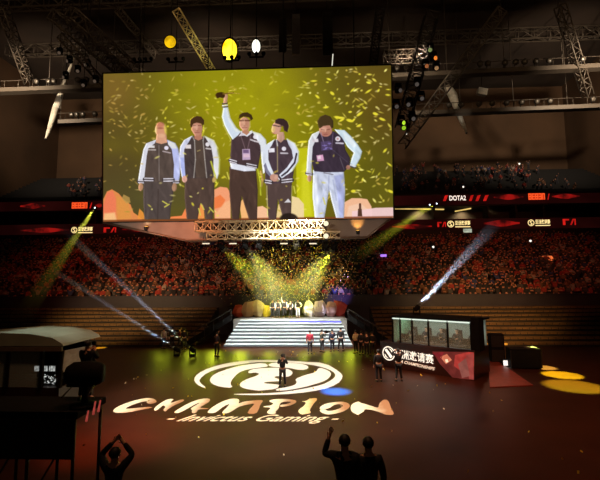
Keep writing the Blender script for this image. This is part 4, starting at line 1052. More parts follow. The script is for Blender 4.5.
def mass(name, spots, lb):
    V, Fv, Fm, off = [], [], [], 0; LS = []
    for (x, y, z) in spots:
        v, fs, mi = CP[rc.choice(posew)]; a = rc.uniform(-.3, .3)-x*.012; s = rc.uniform(.93, 1.06); tk = rc.choice(TW); c_, s_ = cos(a)*s, sin(a)*s
        w = np.stack([v[:, 0]*c_-v[:, 1]*s_+x, v[:, 0]*s_+v[:, 1]*c_+y, v[:, 2]*s+z], 1); V.append(w)
        for f, m in zip(fs, mi): Fv.extend(i+off for i in f); LS.append(len(f)); Fm.append(m if m < 3 else 3+tk)
        off += len(v)
    V = np.concatenate(V); me = bpy.data.meshes.new(name)
    me.vertices.add(len(V)); me.vertices.foreach_set('co', V.ravel()); me.loops.add(len(Fv)); me.loops.foreach_set('vertex_index', np.array(Fv, np.int32))
    me.polygons.add(len(LS)); me.polygons.foreach_set('loop_start', np.concatenate([[0], np.cumsum(LS)[:-1]]).astype(np.int32))
    for m in (CSK, CHR, CTR, *TM): me.materials.append(m)
    me.polygons.foreach_set('material_index', np.array(Fm, np.int32)); me.update(calc_edges=True)
    return tag(link(name, me), lb, 'crowd', None, 'stuff')
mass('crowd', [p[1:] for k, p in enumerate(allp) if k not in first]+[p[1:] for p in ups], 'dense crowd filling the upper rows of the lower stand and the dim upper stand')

# spectators close to the camera, seen from behind at the lower edge
struct('near_riser', MB().box((0, 6.4, .5), (16, 2.6, 1.0)), CONC)
FGP = 'foreground spectators seen from behind'
def fg(pose, px, py, Y, lb, top, hz):
    p = at(px, py, Y); person(pose, lb, (p.x, Y, 1.0), pi+hz, (p.z-1.0)*.975, top, (26, 22, 22), group=FGP)
fg('hand_by_head', 344.5, 432, 7.2, 'dark foreground spectator with one hand raised beside the head at the lower edge', (20, 17, 17), 0)
fg('stand', 368, 434.5, 7.3, 'dark foreground spectator right of the raised hand at the lower edge', (24, 20, 20), 0)
fg('hands_over_head', 115, 445, 7.0, 'dark foreground spectator with both hands raised at the lower left', (22, 18, 18), 0)
# ------------------------------------------------------------------ player booths
GLASS = bpy.data.materials.new('booth_glass'); GLASS.use_nodes = True
_b = GLASS.node_tree.nodes['Principled BSDF']; _b.inputs['Base Color'].default_value = (.5, .6, .55, 1); _b.inputs['Roughness'].default_value = .12
_b.inputs['Alpha'].default_value = .28
PALE = glow('booth_top_light', (226, 236, 220), 1.1)
BOOTHW = mat('booth_body', (44, 24, 20), .35, 0, .15, 1); BIN = mat('booth_inside', (140, 150, 140), .7)
P0, P1 = onfloor(381, 366.5), onfloor(474.5, 380.5)
ang = math.atan2(P1.y-P0.y, P1.x-P0.x); BL = (P1-P0).length
bo = thing('player_booth', 'right player booth with white event lettering and glass front', 'player booth', P0, ang)
RB = Matrix.Rotation(-ang, 3, 'Z'); nrm = Matrix.Rotation(ang, 3, 'Z') @ Vector((0, -1, 0))
def fr(px, py, off=.03):
    d = Vector(ray(px, py)); c = Vector(CAM); s = ((P0+nrm*off)-c).dot(nrm)/d.dot(nrm)
    return RB @ (c+d*s-P0)
hF = fr(474, 350.5).z; hT = fr(472, 322.5).z
D = 2.6
MB().box((BL/2, D/2, hF*.5), (BL, D, hF)).build('base', BOOTHW, bo)
MB().box((BL/2+.05, -.01, hF-.05), (BL+.1, .1, .1)).build('front_ledge', mat('ledge_dark', (52, 30, 26), .4), bo)
x0, x1 = fr(392, 330).x, fr(470.5, 336).x
MB().box(((x0+x1)/2, D/2+.2, hT+.06), (x1-x0+.3, D, .12)).build('roof', BLACK, bo)
MB().box(((x0+x1)/2, D-.03, (hF+hT)/2), (x1-x0, .08, hT-hF)).build('rear_wall', BIN, bo)
MB().box((x0+.04, D/2, (hF+hT)/2), (.06, D-.2, hT-hF)).build('end_wall', mat('booth_end_green', (96, 140, 108), .6), bo)
MB().box(((x0+x1)/2, .07, hT-.035), (x1-x0, .08, .07)).build('top_light', PALE, bo)
xs = [x0, fr(399.4, 330).x, fr(411.4, 330).x, fr(427.6, 330).x, fr(446.8, 330).x, x1]
for a in xs: MB().box((a, .08, (hF+hT)/2), (.09, .1, hT-hF)).build('mullion', BLACK, bo)
for a, b in zip(xs[:-1], xs[1:]): MB().box(((a+b)/2, .08, (hF+hT)/2), (b-a-.09, .02, hT-hF-.08)).build('glass_pane', GLASS, bo)
MB().box((x1+.25, .4, (hF+hT)/2+.1), (.4, .8, hT-hF+.3)).build('side_column', BLACK, bo)
MB().box(((x0+x1)/2, .75, hF+.02), (x1-x0-.2, .7, .05)).build('desk', DARKM, bo)
area('booth_lamp', P0+Matrix.Rotation(ang, 3, 'Z') @ Vector(((x0+x1)/2, 1.3, hT-.05)), P0+Matrix.Rotation(ang, 3, 'Z') @ Vector(((x0+x1)/2, 1.6, 0)), 82, (.86, 1, .9), 4.5, 1)
def at_booth(v): return P0+Matrix.Rotation(ang, 3, 'Z') @ Vector(v)
nm5 = ['leftmost', 'second from left', 'middle', 'second from right', 'rightmost']
for k in range(5):
    xx = x0+(x1-x0)*(k+.5)/5
    m = thing('monitor', '%s of the five dark monitors behind the right booth glass' % nm5[k], 'monitor', at_booth((xx, .72, hF+.045)), ang, 'monitors in the right booth')
    hd = MB().box((0, .0, .27), (.56, .04, .34)).build('casing', BLACK, m); MB().box((0, .023, .27), (.52, .006, .30)).build('display', glow('monitor_blue', (150, 176, 190), .5, .5, 4), hd)
    MB().box((0, .02, .05), (.05, .04, .1)).build('stand', BLACK, m); MB().box((0, .02, .008), (.24, .18, .016)).build('foot', BLACK, m)
    person('sit', '%s of the five dark seated players inside the right booth' % nm5[k], at_booth((xx+.1, 1.55, hF-.42)), ang, 1.75, (30, 30, 32), (26, 24, 26), group='players inside the right booth')
    c = thing('gaming_chair', '%s of the five black high backed chairs in the right booth' % nm5[k], 'chair', at_booth((xx+.1, 1.62, hF)), ang, 'chairs in the right booth')
    MB().box((0, .02, -.0), (.46, .4, .03)).build('seat', BLACK, c); MB().box((0, .24, .42), (.44, .08, .8), taper=.8).build('backrest', BLACK, c)
# emblem and lettering on the front
LTR = glow('booth_letter', (255, 238, 214), 1.35)
mb = MB(); c = fr(388.6, 353.4); rx = (fr(393.6, 353.4)-fr(383.6, 353.4)).x/2; rz = (fr(388.6, 345).z-fr(388.6, 362).z)/2; n = 28; r = (rx+rz)/2
for i in range(n):
    q0, q1 = 2*pi*i/n, 2*pi*(i+1)/n
    mb.add([c+Vector((cos(q)*r*k, 0, sin(q)*r*k)) for q, k in ((q0, 1), (q1, 1), (q1, .84), (q0, .84))], [(0, 1, 2, 3)])
for pts in ([(-.62, .42), (-.3, .66), (.1, .2), (.62, -.36), (.3, -.66), (-.1, -.2)], [(-.05, .78), (.5, .55), (.7, .1), (.5, .2), (.3, .5)], [(.05, -.78), (-.5, -.55), (-.7, -.1), (-.5, -.2), (-.3, -.5)]):
    mb.add([c+Vector((x*r, 0, y*r)) for x, y in pts], [tuple(range(len(pts)))])
mb.build('emblem', LTR, bo)
a, b, e = fr(394, 357.5), fr(433.8, 364.4), fr(433.8, 354.6)
text_on('lettering', CN, a, b-a, Vector((0.0, 0, (e.z-b.z))), LTR, bo, 0, .012)
a, b, e = fr(395, 361.5), fr(434.4, 370.6), fr(434.4, 367.4)
text_on('subtitle_lettering', 'ASIA CHAMPIONSHIPS', a, b-a, Vector((.05, 0, e.z-b.z)), glow('booth_letter_small', (255, 214, 180), 1.2), bo, .2, .02)
# red picture panel on the right end of the front
def facet(pts, c, s=1.0, off=.04):
    mb = MB(); mb.add([fr(x, y, off) for x, y in pts], [tuple(range(len(pts)))]); o = mb.build('red_picture', glow('facet_%d_%d_%d' % c, c, s, .35, 2.2), bo)
facet([(432, 351.5), (474, 352), (474, 380), (453, 378), (440, 364)], (118, 46, 40))
facet([(455, 355), (470, 351.8), (474, 352), (474, 366), (462, 372), (454, 366)], (186, 62, 54), 1, .05)
facet([(440, 357), (447, 354), (452, 360), (446, 364)], (232, 130, 96), 1, .05)
facet([(432, 353), (444, 352), (441, 360)], (140, 40, 44), 1, .05)
facet([(458, 364), (466, 358), (470, 376), (462, 378)], (150, 84, 74), 1, .06)
facet([(445, 359.5), (447.5, 359), (448.5, 362), (446, 362.6)], (255, 220, 180), 1.3, .06)
facet([(466, 355), (473.6, 353), (473.6, 379.6), (469, 379)], (166, 70, 62), 1, .055)
spot('booth_front_glow_lamp', at_booth((BL*.55, -2.2, 2.4)), at_booth((BL*.55, -1.0, 0)), 260, (1, .36, .18), 110, 1, .4)

# left booth, closer to the camera, its roof lit from above
c0 = at(76, 343, 16); LBX, LBY = c0.x, 15.2
lbz = at(70, 340, 15.2).z
lb_ = thing('player_booth', 'left player booth with pale rounded roof and dark window', 'player booth', (LBX, LBY, 0))
W = 5.2
mb = MB(); prof = [(-W, 0), (-W, .25), (-3.4, .42), (-2.4, .48), (-1.3, .44), (-.45, .3), (-.05, .08), (0, 0)]
mb.prism([(x, 0, lbz-.22+z) for x, z in prof], (0, 2.6, 0))
mb.build('roof', mat('booth_roof_pale', (150, 160, 142), .42, .1, .2, .8), lb_)
MB().box((-W/2, .02, lbz-.33), (W-.1, .1, .16)).build('roof_beam', mat('roof_beam', (96, 84, 66), .5), lb_)
MB().box((-W/2, 1.3, .75), (W-.3, 2.4, 1.5)).build('base', BOOTHW, lb_)
zt, zb = lbz-.4, 1.5
for x in (-.12, -.85, -2.15, -3.6, -W+.1): MB().box((x, .1, (zt+zb)/2), (.12, .12, zt-zb)).build('post', BLACK, lb_)
MB().prism([(-.1, .12, zb+.55), (-.02, .12, zt), (.3, 1.4, zt-.0), (.1, 1.4, zb+.55)], (.03, 0, 0)).build('side_panel', mat('side_panel_pale', (170, 176, 160), .5), lb_)
MB().box((-W/2, 2.45, (zt+zb)/2), (W-.2, .08, zt-zb)).build('rear_wall', BLACK, lb_)
for a, b in ((-2.1, -.9), (-3.55, -2.2)): MB().box(((a+b)/2, .1, (zt+zb)/2), (b-a, .02, zt-zb-.05)).build('glass_pane', GLASS, lb_)
MB().box((-W/2, .9, zb+.2), (W-.5, .7, .06)).build('desk', DARKM, lb_)
spot('left_booth_roof_lamp', (LBX-1.2, LBY+.8, lbz+5), (LBX-1.5, LBY+1.0, lbz), 560, (.9, 1, .88), 44, .9, .1)
for k, (px, py) in enumerate(((38, 366), (46, 364), (53, 362.5))):
    q = at(px, py, LBY+.75); m = thing('monitor', ['left', 'middle', 'right'][k]+' of three bright small monitors inside the left booth window', 'monitor', (q.x, q.y, zb+.23), 0, 'monitors in the left booth')
    hd = MB().box((0, 0, .34), (.27, .05, .26)).build('casing', BLACK, m); MB().box((0, -.03, .34), (.23, .01, .2)).build('display', glow('left_monitor', (214, 218, 214), .75, .75, 9), hd)
    MB().box((0, .0, .11), (.05, .04, .22)).build('stand', BLACK, m)
t = thing('light_string', 'tangle of small white lights inside the left booth window', 'lights', at(49, 377, LBY+.5)); rr = random.Random(3)
mb = MB()
for k in range(46): mb.ball((rr.uniform(-.28, .28), rr.uniform(-.05, .05), rr.uniform(-.38, .1)), rr.uniform(.008, .026), 0, 5, 4)
mb.build('bulb_cluster', glow('string_white', (220, 224, 220), .9), t)
mb = MB()
for k in range(6): mb.tube((-.28+.1*k, 0, -.4), (-.26+.1*k, 0, .42), .008, n=4)
mb.build('wire', BLACK, t)

# camera platform at the lower left
PX = at(68, 410, 10.2)
pf = thing('camera_platform', 'dark scaffold platform carrying the camera at the lower left', 'platform', (at(106, 398, 11.05).x-2.3, 10.4, 0)); pz = at(68, 412, 9.75).z
MB().box((0, 0, pz-.08), (4.6, 1.3, .16)).build('deck', BLACK, pf)
for x in (-2.2, -1.1, 0, 1.1, 2.2):
    for y in (-.58, .58): MB().tube((x, y, 0), (x, y, pz-.16), .04, n=6).build('leg', DARKM, pf)
for y in (-.58,):
    for a in range(4): MB().tube((-2.2+a*1.1, y, .15), (-1.1+a*1.1, y, pz-.3), .025, n=6).build('brace', DARKM, pf)
MB().box((0, -.64, pz-.62), (4.5, .03, .9)).build('skirt', mat('skirt_black', (22, 17, 15), .9), pf)
p = at(80, 420, 10.3); tt, JJ, kk = person('camera_hold', 'dark camera operator behind the broadcast camera at lower left', (p.x-.15, 10.75, pz), pi, at(80, 341.5, 10.6).z-pz, (14, 11, 11), (14, 11, 11))
q = at(88, 374, 10.2); bc = thing('broadcast_camera', 'large dark broadcast camera on pedestal at the lower left', 'camera', (q.x, 10.2, pz)); hz = q.z-pz
MB().lathe([(-.45, .2), (-.3, .3), (.1, .32), (.32, .26), (.4, .2)], (-.04, 0, hz), (1, .25, -.0), 16).build('camera_hood', BLACK, bc)
MB().box((-.1, -.05, hz-.05), (.6, .34, .42)).build('camera_body', BLACK, bc)
MB().tube((-.05, 0, 0), (-.05, 0, hz-.2), .09, .06, 10).build('pedestal', BLACK, bc)
MB().lathe([(0, .34), (.06, .34), (.1, .12)], (-.05, 0, 0), (0, 0, 1), 14).build('pedestal_foot', BLACK, bc)
for s in (-1, 1): MB().tube((s*.25, -.1, hz-.2), (s*.3, -.55, hz-.42), .02, n=6).build('pan_bar', DARKM, bc)
PKM = glow('pink_reflection', (236, 96, 84), .45, .5, 6)  # reflected pink streaks put in as glowing tubes
for k, (px, py, L) in enumerate(((86.5, 416, .24), (93.5, 408, .3), (98.5, 406, .26))):
    q = at(px, py, 9.72); o = MB().tube((0, 0, -L/2), (.04, 0, L/2), .028, .018, 6).build('reflection_streak', PKM); o.location = q
    o.parent = pf; o.location = Vector(o.location)-pf.location; o['label'] = 'pink reflection streak made as a glowing tube'

# things at the right edge of the floor
SPK = BLACK
def stack(px, py, h, w, lb):
    p = onfloor(px, py); t = thing('speaker_stack', lb, 'speaker', p, -.15); n = 2
    for k in range(n):
        hd = MB().box((0, 0, h/n*(k+.5)), (w, w*.8, h/n-.02)).build('cabinet', BLACK, t)
        MB().box((0, -w*.4-.012, h/n*(k+.5)), (w*.86, .02, h/n*.8)).build('grille', DARKM, hd)
stack(497, 362, 1.85, .85, 'tall black speaker stack right of the booth')
stack(480.5, 360, 1.6, .5, 'narrow black cabinet close behind the right booth end')
p = onfloor(526.5, 369); t = thing('flight_case', 'large black flight case beside the yellow floor pools', 'case', p, -.12)
MB().box((0, .4, .55), (1.75, .95, .94)).build('body', BLACK, t); MB().box((0, .4, 1.11), (1.75, .95, .16)).build('lid', BLACK, t)
for sx in (-1, 1):
    MB().box((sx*.86, -.08, .6), (.05, .03, 1.0)).build('edge_strip', DARKM, t)
    for y in (0, .75): MB().lathe([(0, .07), (.06, .07)], (sx*.7-.03, y, .07), (1, 0, 0), 10).build('wheel', DARKM, t)
MB().box((.45, .45, 1.22), (.6, .5, .05)).build('top_tray', mat('tray_grey', (96, 92, 84), .5), t)
p = onfloor(507, 366.5); t = thing('floor_monitor', 'small bright white screen on the floor left of the flight case', 'screen', p, -.1)
MB().box((0, .1, .2), (.5, .25, .4)).build('casing', BLACK, t); MB().box((0, -.035, .22), (.42, .02, .31)).build('display', glow('white_display', (255, 244, 236), 1.3), t)
ov = [onfloor(*q) for q in ((488, 362), (496, 360.5), (533, 386), (490, 388))]
mb = MB(); b0 = sum(ov, Vector())/4; mb.prism([v-b0 for v in ov], (0, 0, .05)); o = mb.build('red_carpet', mat('carpet_red', (128, 50, 36), .45, 0, .25, 2)); o.location = (b0.x, b0.y, .002)
tag(o, 'reddish glossy walkway panel on the floor right of the booth', 'walkway')
spot('carpet_lamp', onfloor(500, 360)+Vector((0, 1, 5)), onfloor(508, 376), 160, (1, .4, .24), 60, 1, .1)
for (px, py, w, h, lb) in ((490, 344, 2.6, .16, 'orange glowing light bar behind the tall speaker stack'), (488, 352, .55, .3, 'small amber glowing lamp left of the tall speaker stack')):
    q = at(px, py, 32.5); t = thing('light_bar', lb, 'light bar', (q.x, q.y, q.z)); MB().box((0, 0, 0), (w, .1, h)).build('lens', glow('amber_bar', (236, 150, 50), .9, .5, 1.5), t)
    MB().box((0, .1, 0), (w+.1, .12, h+.1)).build('housing', BLACK, t)
    for sx in (-.4, .4): MB().tube((sx*w, .1, -q.z), (sx*w, .1, 0), .03, n=6).build('stand_pole', DARKM, t)
spot('right_bleacher_glow_lamp', at(492, 346, 32.2), at(498, 330, 38), 420, (1, .6, .2), 110, 1, .2)

# ------------------------------------------------------------------ lighting truss under the screen
def truss_piece(mb, p0, p1, a, b, n, rc=.06, rw=.035, mi=0):
    """box truss from p0 to p1; a, b: half-extent vectors of the section"""
    p0, p1, a, b = map(Vector, (p0, p1, a, b)); d = p1-p0
    cs = [a+b, a-b, -a-b, -a+b]
    for c in cs: mb.tube(p0+c, p1+c, rc, n=6, mi=mi)
    for i in range(n):
        q0, q1 = p0+d*(i/n), p0+d*((i+1)/n)
        for j in range(4):
            c, e = cs[j], cs[(j+1) % 4]
            if (i+j) % 2: mb.tube(q0+c, q1+e, rw, n=5, mi=mi)
            else: mb.tube(q0+e, q1+c, rw, n=5, mi=mi)
            mb.tube(q0+c, q0+e, rw, n=5, mi=mi)
TY = 35.2
TRM = mat('truss_warm_steel', (236, 216, 176), .5, .0)
p0, p1 = at(196, 226.8, TY), at(325, 225.6, TY)
lt = thing('lighting_truss', 'long pale box truss with lamps hanging under the screen', 'truss', p0)
hh = depth_scale(p0)*4.8
mb = MB(); truss_piece(mb, (0, 0, 0), p1-p0, (0, 0, hh), (0, .4, 0), 16, .06, .045); mb.build('truss_frame', TRM, lt)
p2, p3 = at(208, 236.5, TY), at(340, 235.0, TY)
mb = MB(); truss_piece(mb, p2-p0, p3-p0, (0, 0, hh*.62), (0, .4, 0), 14, .055, .042); mb.build('lower_truss_frame', TRM, lt)
for (qa, qb, hv) in ((p0, p1, hh), (p2, p3, hh*.62)):
    MB().box((qa+qb)/2-p0+Vector((0, .62, 0)), ((qb-qa).x, .05, hv*2.15)).build('shade_backing', mat('shade_brown', (62, 42, 28), .9), lt)  # dark sheet added so the fascia behind the webs looks unlit
for px in (200, 232, 264, 296, 326):
    q = at(px, 231, TY); zt_ = p0.z+(p1.z-p0.z)*(q.x-p0.x)/(p1.x-p0.x)+hh+.095; MB().tube(Vector((q.x, TY-.5, zt_))-fo, Vector((q.x, TY+1.45, zt_))-fo, .05, n=6).build('outrigger', DARKM, fas)
for k in range(5):
    q = at(204+k*29, 231, TY+.9); spot('added_truss_fill', q+Vector((0, -3.2, -.9)), q, 40, (1, .78, .5), 90, 1, .1)  # unseen spots added in front to brighten the truss webs
def moving_head(p, lb, d=(0, 0, -1), s=1.0, lens=(40, 34, 28), grp='moving heads on the lighting truss', anchor=None):
    t = thing('moving_head', lb, 'stage light', p, 0, grp); d = Vector(d).normalized()
    MB().box((0, 0, -.08*s), (.42*s, .34*s, .18*s)).build('base', BLACK, t)
    for sx in (-1, 1): MB().box((sx*.22*s, 0, -.36*s), (.06*s, .2*s, .5*s)).build('yoke_arm', BLACK, t)
    h = Vector((0, 0, -.52*s)); hd = MB().lathe([(-.28*s, .12*s), (-.2*s, .19*s), (.2*s, .2*s), (.3*s, .17*s)], h, d, 14).build('head', BLACK, t)
    MB().lathe([(.3*s, .15*s), (.32*s, .1*s)], h, d, 14).build('lens', glow('lens_%d_%d_%d' % lens, lens, 1.5), hd)
    if grp.endswith('lighting truss'): MB().tube((0, -.44, .1), (0, .44, .1), .05, n=6).tube((0, 0, 0), (0, 0, .1), .05, n=6).build('clamp', DARKM, t)
    if anchor is not None: MB().tube((0, 0, 0), Vector(anchor)-Vector(p), .05, n=6).build('clamp_arm', DARKM, t)
    return p+h+d*.36*s
STAGEP = Vector((-.2, 39.5, 3.0))
mh = {}
for k, (px, ln) in enumerate(((221, 1), (245, 1), (259, 0), (296, 0), (325, 0), (337, 1))):
    q = at(px if px != 337 else 334, 240.2, TY); dd = STAGEP-q
    mh[px] = moving_head(q, '%s black moving head under the lighting truss, counted from the left' % ['first', 'second', 'third', 'fourth', 'fifth', 'sixth'][k], dd, 1.05, (255, 236, 120) if ln else (40, 34, 28))
for k, px in enumerate((206, 233, 284, 313)):
    q = at(px, 243.6, TY-.42); t = thing('light_bar', '%s thin white light bar under the truss, counted from the left' % ['first', 'second', 'third', 'fourth'][k], 'light bar', q, 0, 'white bars under the truss')
    MB().box((0, 0, 0), (.62, .1, .09)).build('lens', glow('bar_cream', (255, 232, 196), 1.1), t); MB().box((0, .08, .02), (.68, .1, .14)).build('housing', BLACK, t)
    for sx in (-.25, .25): MB().tube((sx, .03, .05), (sx, .03, .62), .025, n=5).build('hanger', DARKM, t)
for k, (px, py) in enumerate(((326, 223.5), (326, 236))):
    q = at(px, py, TY-.5); t = thing('bright_lamp', ['upper', 'lower'][k]+' round cream lamp at the right end of the truss', 'stage light', q, 0, 'cream lamps at the truss end')
    MB().lathe([(0, .18), (.3, .26), (.34, .25)], (0, .35, 0), (0, -1, 0), 14).build('housing', BLACK, t); MB().lathe([(0, .22), (.02, .18)], (0, .01, 0), (0, -1, 0), 14).build('lens', glow('cream_lens', (255, 236, 200), 1.2), t)

# ------------------------------------------------------------------ roof: catwalks, trusses, hanging arrays
FLD = mat('flood_glass', (96, 86, 74), .3, .2)
ORD = ['first', 'second', 'third', 'fourth', 'fifth', 'sixth', 'seventh', 'eighth', 'ninth', 'tenth', 'eleventh', 'twelfth']
def catwalk(pa, pb, Y, lb, lamps, lamp_lb, grp):
    a, b = at(*pa, Y), at(*pb, Y); d = b-a; t = thing('catwalk', lb, 'catwalk', a); L = d.length
    MB().prism([(0, -.5, -.35), d+Vector((0, -.5, -.35)), d+Vector((0, -.5, .25)), (0, -.5, .25)], (0, 1.2, 0)).build('walkway_beam', STEEL, t)
    mb = MB(); mb.tube((0, -.5, 1.25), d+Vector((0, -.5, 1.25)), .05, n=5)
    for k in range(int(L/2.0)): q = d*((k+.5)/int(L/2.0)); mb.tube(q+Vector((0, -.5, .25)), q+Vector((0, -.5, 1.25)), .035, n=5)
    mb.build('railing', STEEL, t)
    for k in range(int(L/7)+1): q = d*(k/max(1, int(L/7))); MB().tube(q, (q.x, 0, 45.98-a.z), .06, n=5).build('hanger_rod', STEEL, t)
    for k, px in enumerate(lamps):
        fx = (px-pa[0])/(pb[0]-pa[0]); q = a+d*fx+Vector((0, -.75, .9))
        l = thing('flood_lamp', '%s round flood lamp from the left on the %s' % (ORD[k], lamp_lb), 'flood lamp', q, 0, grp)
        hd = MB().lathe([(0, .16), (.25, .34), (.55, .42), (.6, .4)], (0, .3, 0), (0, -1, -.35), 14).build('housing', DARKM, l)
        MB().lathe([(.58, .36), (.66, .22), (.68, .05)], (0, .3, 0), (0, -1, -.35), 14).build('glass', FLD, hd)
        MB().tube((0, .25, -.7), (0, .25, 0), .06, n=6).build('bracket', DARKM, l)
catwalk((-14, 91.5), (112, 86.6), 56, 'upper left roof catwalk behind the screen edge', (2, 41, 53, 58, 82, 90), 'upper left catwalk', 'lamps on the upper left catwalk')
catwalk((60, 122.4), (116, 120), 60, 'lower left short roof catwalk beside the screen', (75, 80, 86, 98), 'lower left catwalk', 'lamps on the lower left catwalk')
catwalk((390, 76.5), (622, 65.5), 56, 'upper right roof catwalk running to the right edge', (396, 405, 479, 486.5, 503.5, 514, 523, 534, 547, 580), 'upper right catwalk', 'lamps on the upper right catwalk')
catwalk((408, 114), (622, 105.5), 60, 'lower right roof catwalk running to the right edge', (448, 460, 478, 491, 505, 520, 535, 548, 590), 'lower right catwalk', 'lamps on the lower right catwalk')
def girder(pa, pb, Ya, Yb, w, lb, m=STEEL, n=10, rc=.09, name='roof_truss', cat='truss', both=True):
    a, b = at(*pa, Ya), at(*pb, Yb); t = thing(name, lb, cat, a); d = b-a
    side = d.cross(Vector((0, 1, 0))).normalized()*w/2; dep = d.cross(side).normalized()*w/2
    mb = MB(); truss_piece(mb, (0, 0, 0), d, side, dep, n, rc, rc*.6); mb.build('truss_frame', m, t)
    return t
girder((52, 14), (128, 78), 44, 54, 1.3, 'left slanting roof girder reaching behind the screen corner')
girder((70, 12), (142, 76), 43, 54, 1.3, 'second slanting roof girder right beside the left one')
girder((60, 36), (104, 84), 46, 52, .8, 'thin slanting truss below the left roof girders')
girder((118, 10), (156, 56), 50, 56, .9, 'short slanting truss above the left half of the screen')
girder((176, 10), (214, 74), 38, 43, .75, 'bright ladder truss slanting down behind the screen top', mat('truss_lit_yellow', (226, 206, 140), .4, .1), 9, .06)  # yellow light on this truss is painted into its colour
spot('ladder_truss_lamp', at(196, 60, 36), at(200, 56, 40), 900, (1, .9, .4), 60, .9, .1)
girder((502, 10), (402, 146), 47, 56, 1.2, 'long slanting ladder truss crossing the right roof catwalks', n=18)
girder((432, 14), (402, 128), 44, 46, 1.4, 'dark vertical truss hung with lamps right of the screen', DARKM, 14)
girder((380, 10), (372, 72), 41, 42, .8, 'narrow dark hanging truss above the right screen corner', DARKM, 10)
girder((384, 57.2), (420, 55.6), 50, 50, 1.2, 'pale horizontal truss right above the screen corner', STEEL, 6)
girder((560, 6), (588, 96), 52, 58, 1.0, 'thin steep truss at the far right of the roof', n=10)
girder((2, 6), (30, 84), 48, 56, 1.0, 'thin steep truss at the far left of the roof', n=10)
for y_, z_ in ((52, 44.5), (64, 44.8), (40, 44.2)):
    t = thing('roof_beam', 'long roof beam under the ceiling, %s of three' % {40: 'nearest', 52: 'middle', 64: 'farthest'}[y_], 'beam', (-50, y_, z_), 0, 'roof beams')
    mb = MB(); truss_piece(mb, (0, 0, 0), (100, 0, 0), (0, 0, .9), (0, .5, 0), 40, .12, .07); mb.build('truss_frame', STEEL, t)
def strut(pts, Y, lb):
    q = [at(x, y, Y) for x, y, _ in pts]; t = thing('roof_strut', lb, 'strut', q[0]); s = depth_scale(q[0]); mb = MB()
    for (a, b, w0, w1) in [(q[i], q[i+1], pts[i][2]*s/2, pts[i+1][2]*s/2) for i in range(len(q)-1)]: mb.tube(a-q[0], b-q[0], w0, w1, 12)
    mb.build('tapered_tube', mat('strut_pale', (226, 214, 194), .6), t)
    e = q[-1]-q[0]; MB().ball(e, pts[-1][2]*s*.7, 0, 8, 6).build('end_node', DARKM, t)
    MB().tube((0, 0, 0), (0, 0, 45.98-q[0].z), .05, n=6).build('hanger_rod', DARKM, t)
strut([(75, 56, 1.6), (66, 78, 3.5), (56, 108, 6.5), (49, 130, 4), (45.5, 139, 1.8)], 62, 'pale tapered roof strut left of the screen')
strut([(447, 86, 7), (453, 96, 8.5), (457, 110, 5), (463, 124, 4), (466.5, 133, 1.6)], 62, 'long pale tapered roof strut right of the screen')
q = at(482, 92, 62); t = thing('hanging_speaker', 'small pale hanging box right of the long roof strut', 'speaker', q); MB().box((0, 0, 0), (1.4, .8, 1.0), rot=Euler((0, .25, 0)).to_matrix()).build('cabinet', mat('strut_pale', (226, 214, 194)), t)
MB().tube((0, 0, .4), (0, 0, 45.98-q.z), .05, n=6).build('hanger_rod', DARKM, t)
spot('added_strut_fill', at(500, 170, 50), at(457, 108, 62), 2600, (1, .92, .8), 12, .8, .1)  # unseen lamps added to pick out the pale struts
spot('added_strut_fill', at(20, 170, 50), at(56, 106, 62), 1500, (1, .92, .8), 12, .8, .1)
# line arrays above the screen
def array(px, py, Y, n, w, lb, m):
    q = at(px, py, Y); t = thing('line_array', lb, 'speaker array', q, 0, 'line arrays above the screen')
    for k in range(n): MB().box((0, -.03*k*k*.3, -.5*k), (w, .6, .46), rot=Euler((.05*k, 0, 0)).to_matrix()).build('cabinet', m, t)
    MB().tube((0, 0, .2), (0, 0, 45.98-q.z), .05, n=6).build('hanger_cable', DARKM, t)
array(296, 18, 39, 9, .75, 'pale hanging line array left of the dark one above the screen', mat('array_pale', (190, 188, 184), .45, .2))
array(327, 16, 40, 10, 1.0, 'dark hanging line array above the middle of the screen', DARKM)
array(283, 22, 42, 8, .8, 'dark hanging line array farthest left above the screen', DARKM)
p0, p1 = at(333, 54, 38), at(332, 67, 38); o = thing('light_tube', 'thin white vertical light tube above the screen', 'light tube', p0); MB().tube((0, 0, 0), p1-p0, .045, n=6).build('tube', glow('tube_white', (244, 240, 220), 1.0), o)
MB().tube((0, 0, 0), (0, 0, 45.98-p0.z), .02, n=5).build('hanger_wire', DARKM, o)
# big lamps above the screen
def big_lamp(px, py, Y, r, c, c2, lb, sy=1.0):
    q = at(px, py, Y); t = thing('big_lamp', lb, 'stage light', q); s = depth_scale(q); R_ = r*s
    MB().lathe([(0, R_*.5), (R_*.6, R_*1.04), (R_*.7, R_*1.06)], (0, R_*.75, 0), (0, -1, -.25), 18).build('housing', BLACK, t)
    MB().lathe([(R_*.66, R_*.98), (R_*.8, R_*.7), (R_*.86, R_*.2)], (0, R_*.75, 0), (0, -1, -.25), 18).build('lens', glow('lamp_%d_%d_%d' % c, c, 2.0, rgb2=c2, scale=1.2), t)
    MB().tube((0, R_*.5, R_*.5), (0, R_*.5, 45.98-q.z), .06, n=6).build('hanger_rod', DARKM, t)
    for ch in t.children:
        if ch.name.startswith('lens') or ch.name.startswith('housing'): ch.scale = (1, 1, sy)
    return t
big_lamp(229.5, 47.5, 38.6, 8.2, (255, 236, 60), (236, 168, 0), 'large bright yellow lamp above the screen', 1.5)
big_lamp(256, 45, 38.6, 4.6, (255, 255, 246), (240, 240, 220), 'white lamp above the screen right of the yellow one', 1.7)
big_lamp(170, 40.5, 41, 6.5, (190, 150, 10), (130, 96, 4), 'dim yellow lamp above the screen left of the ladder truss')
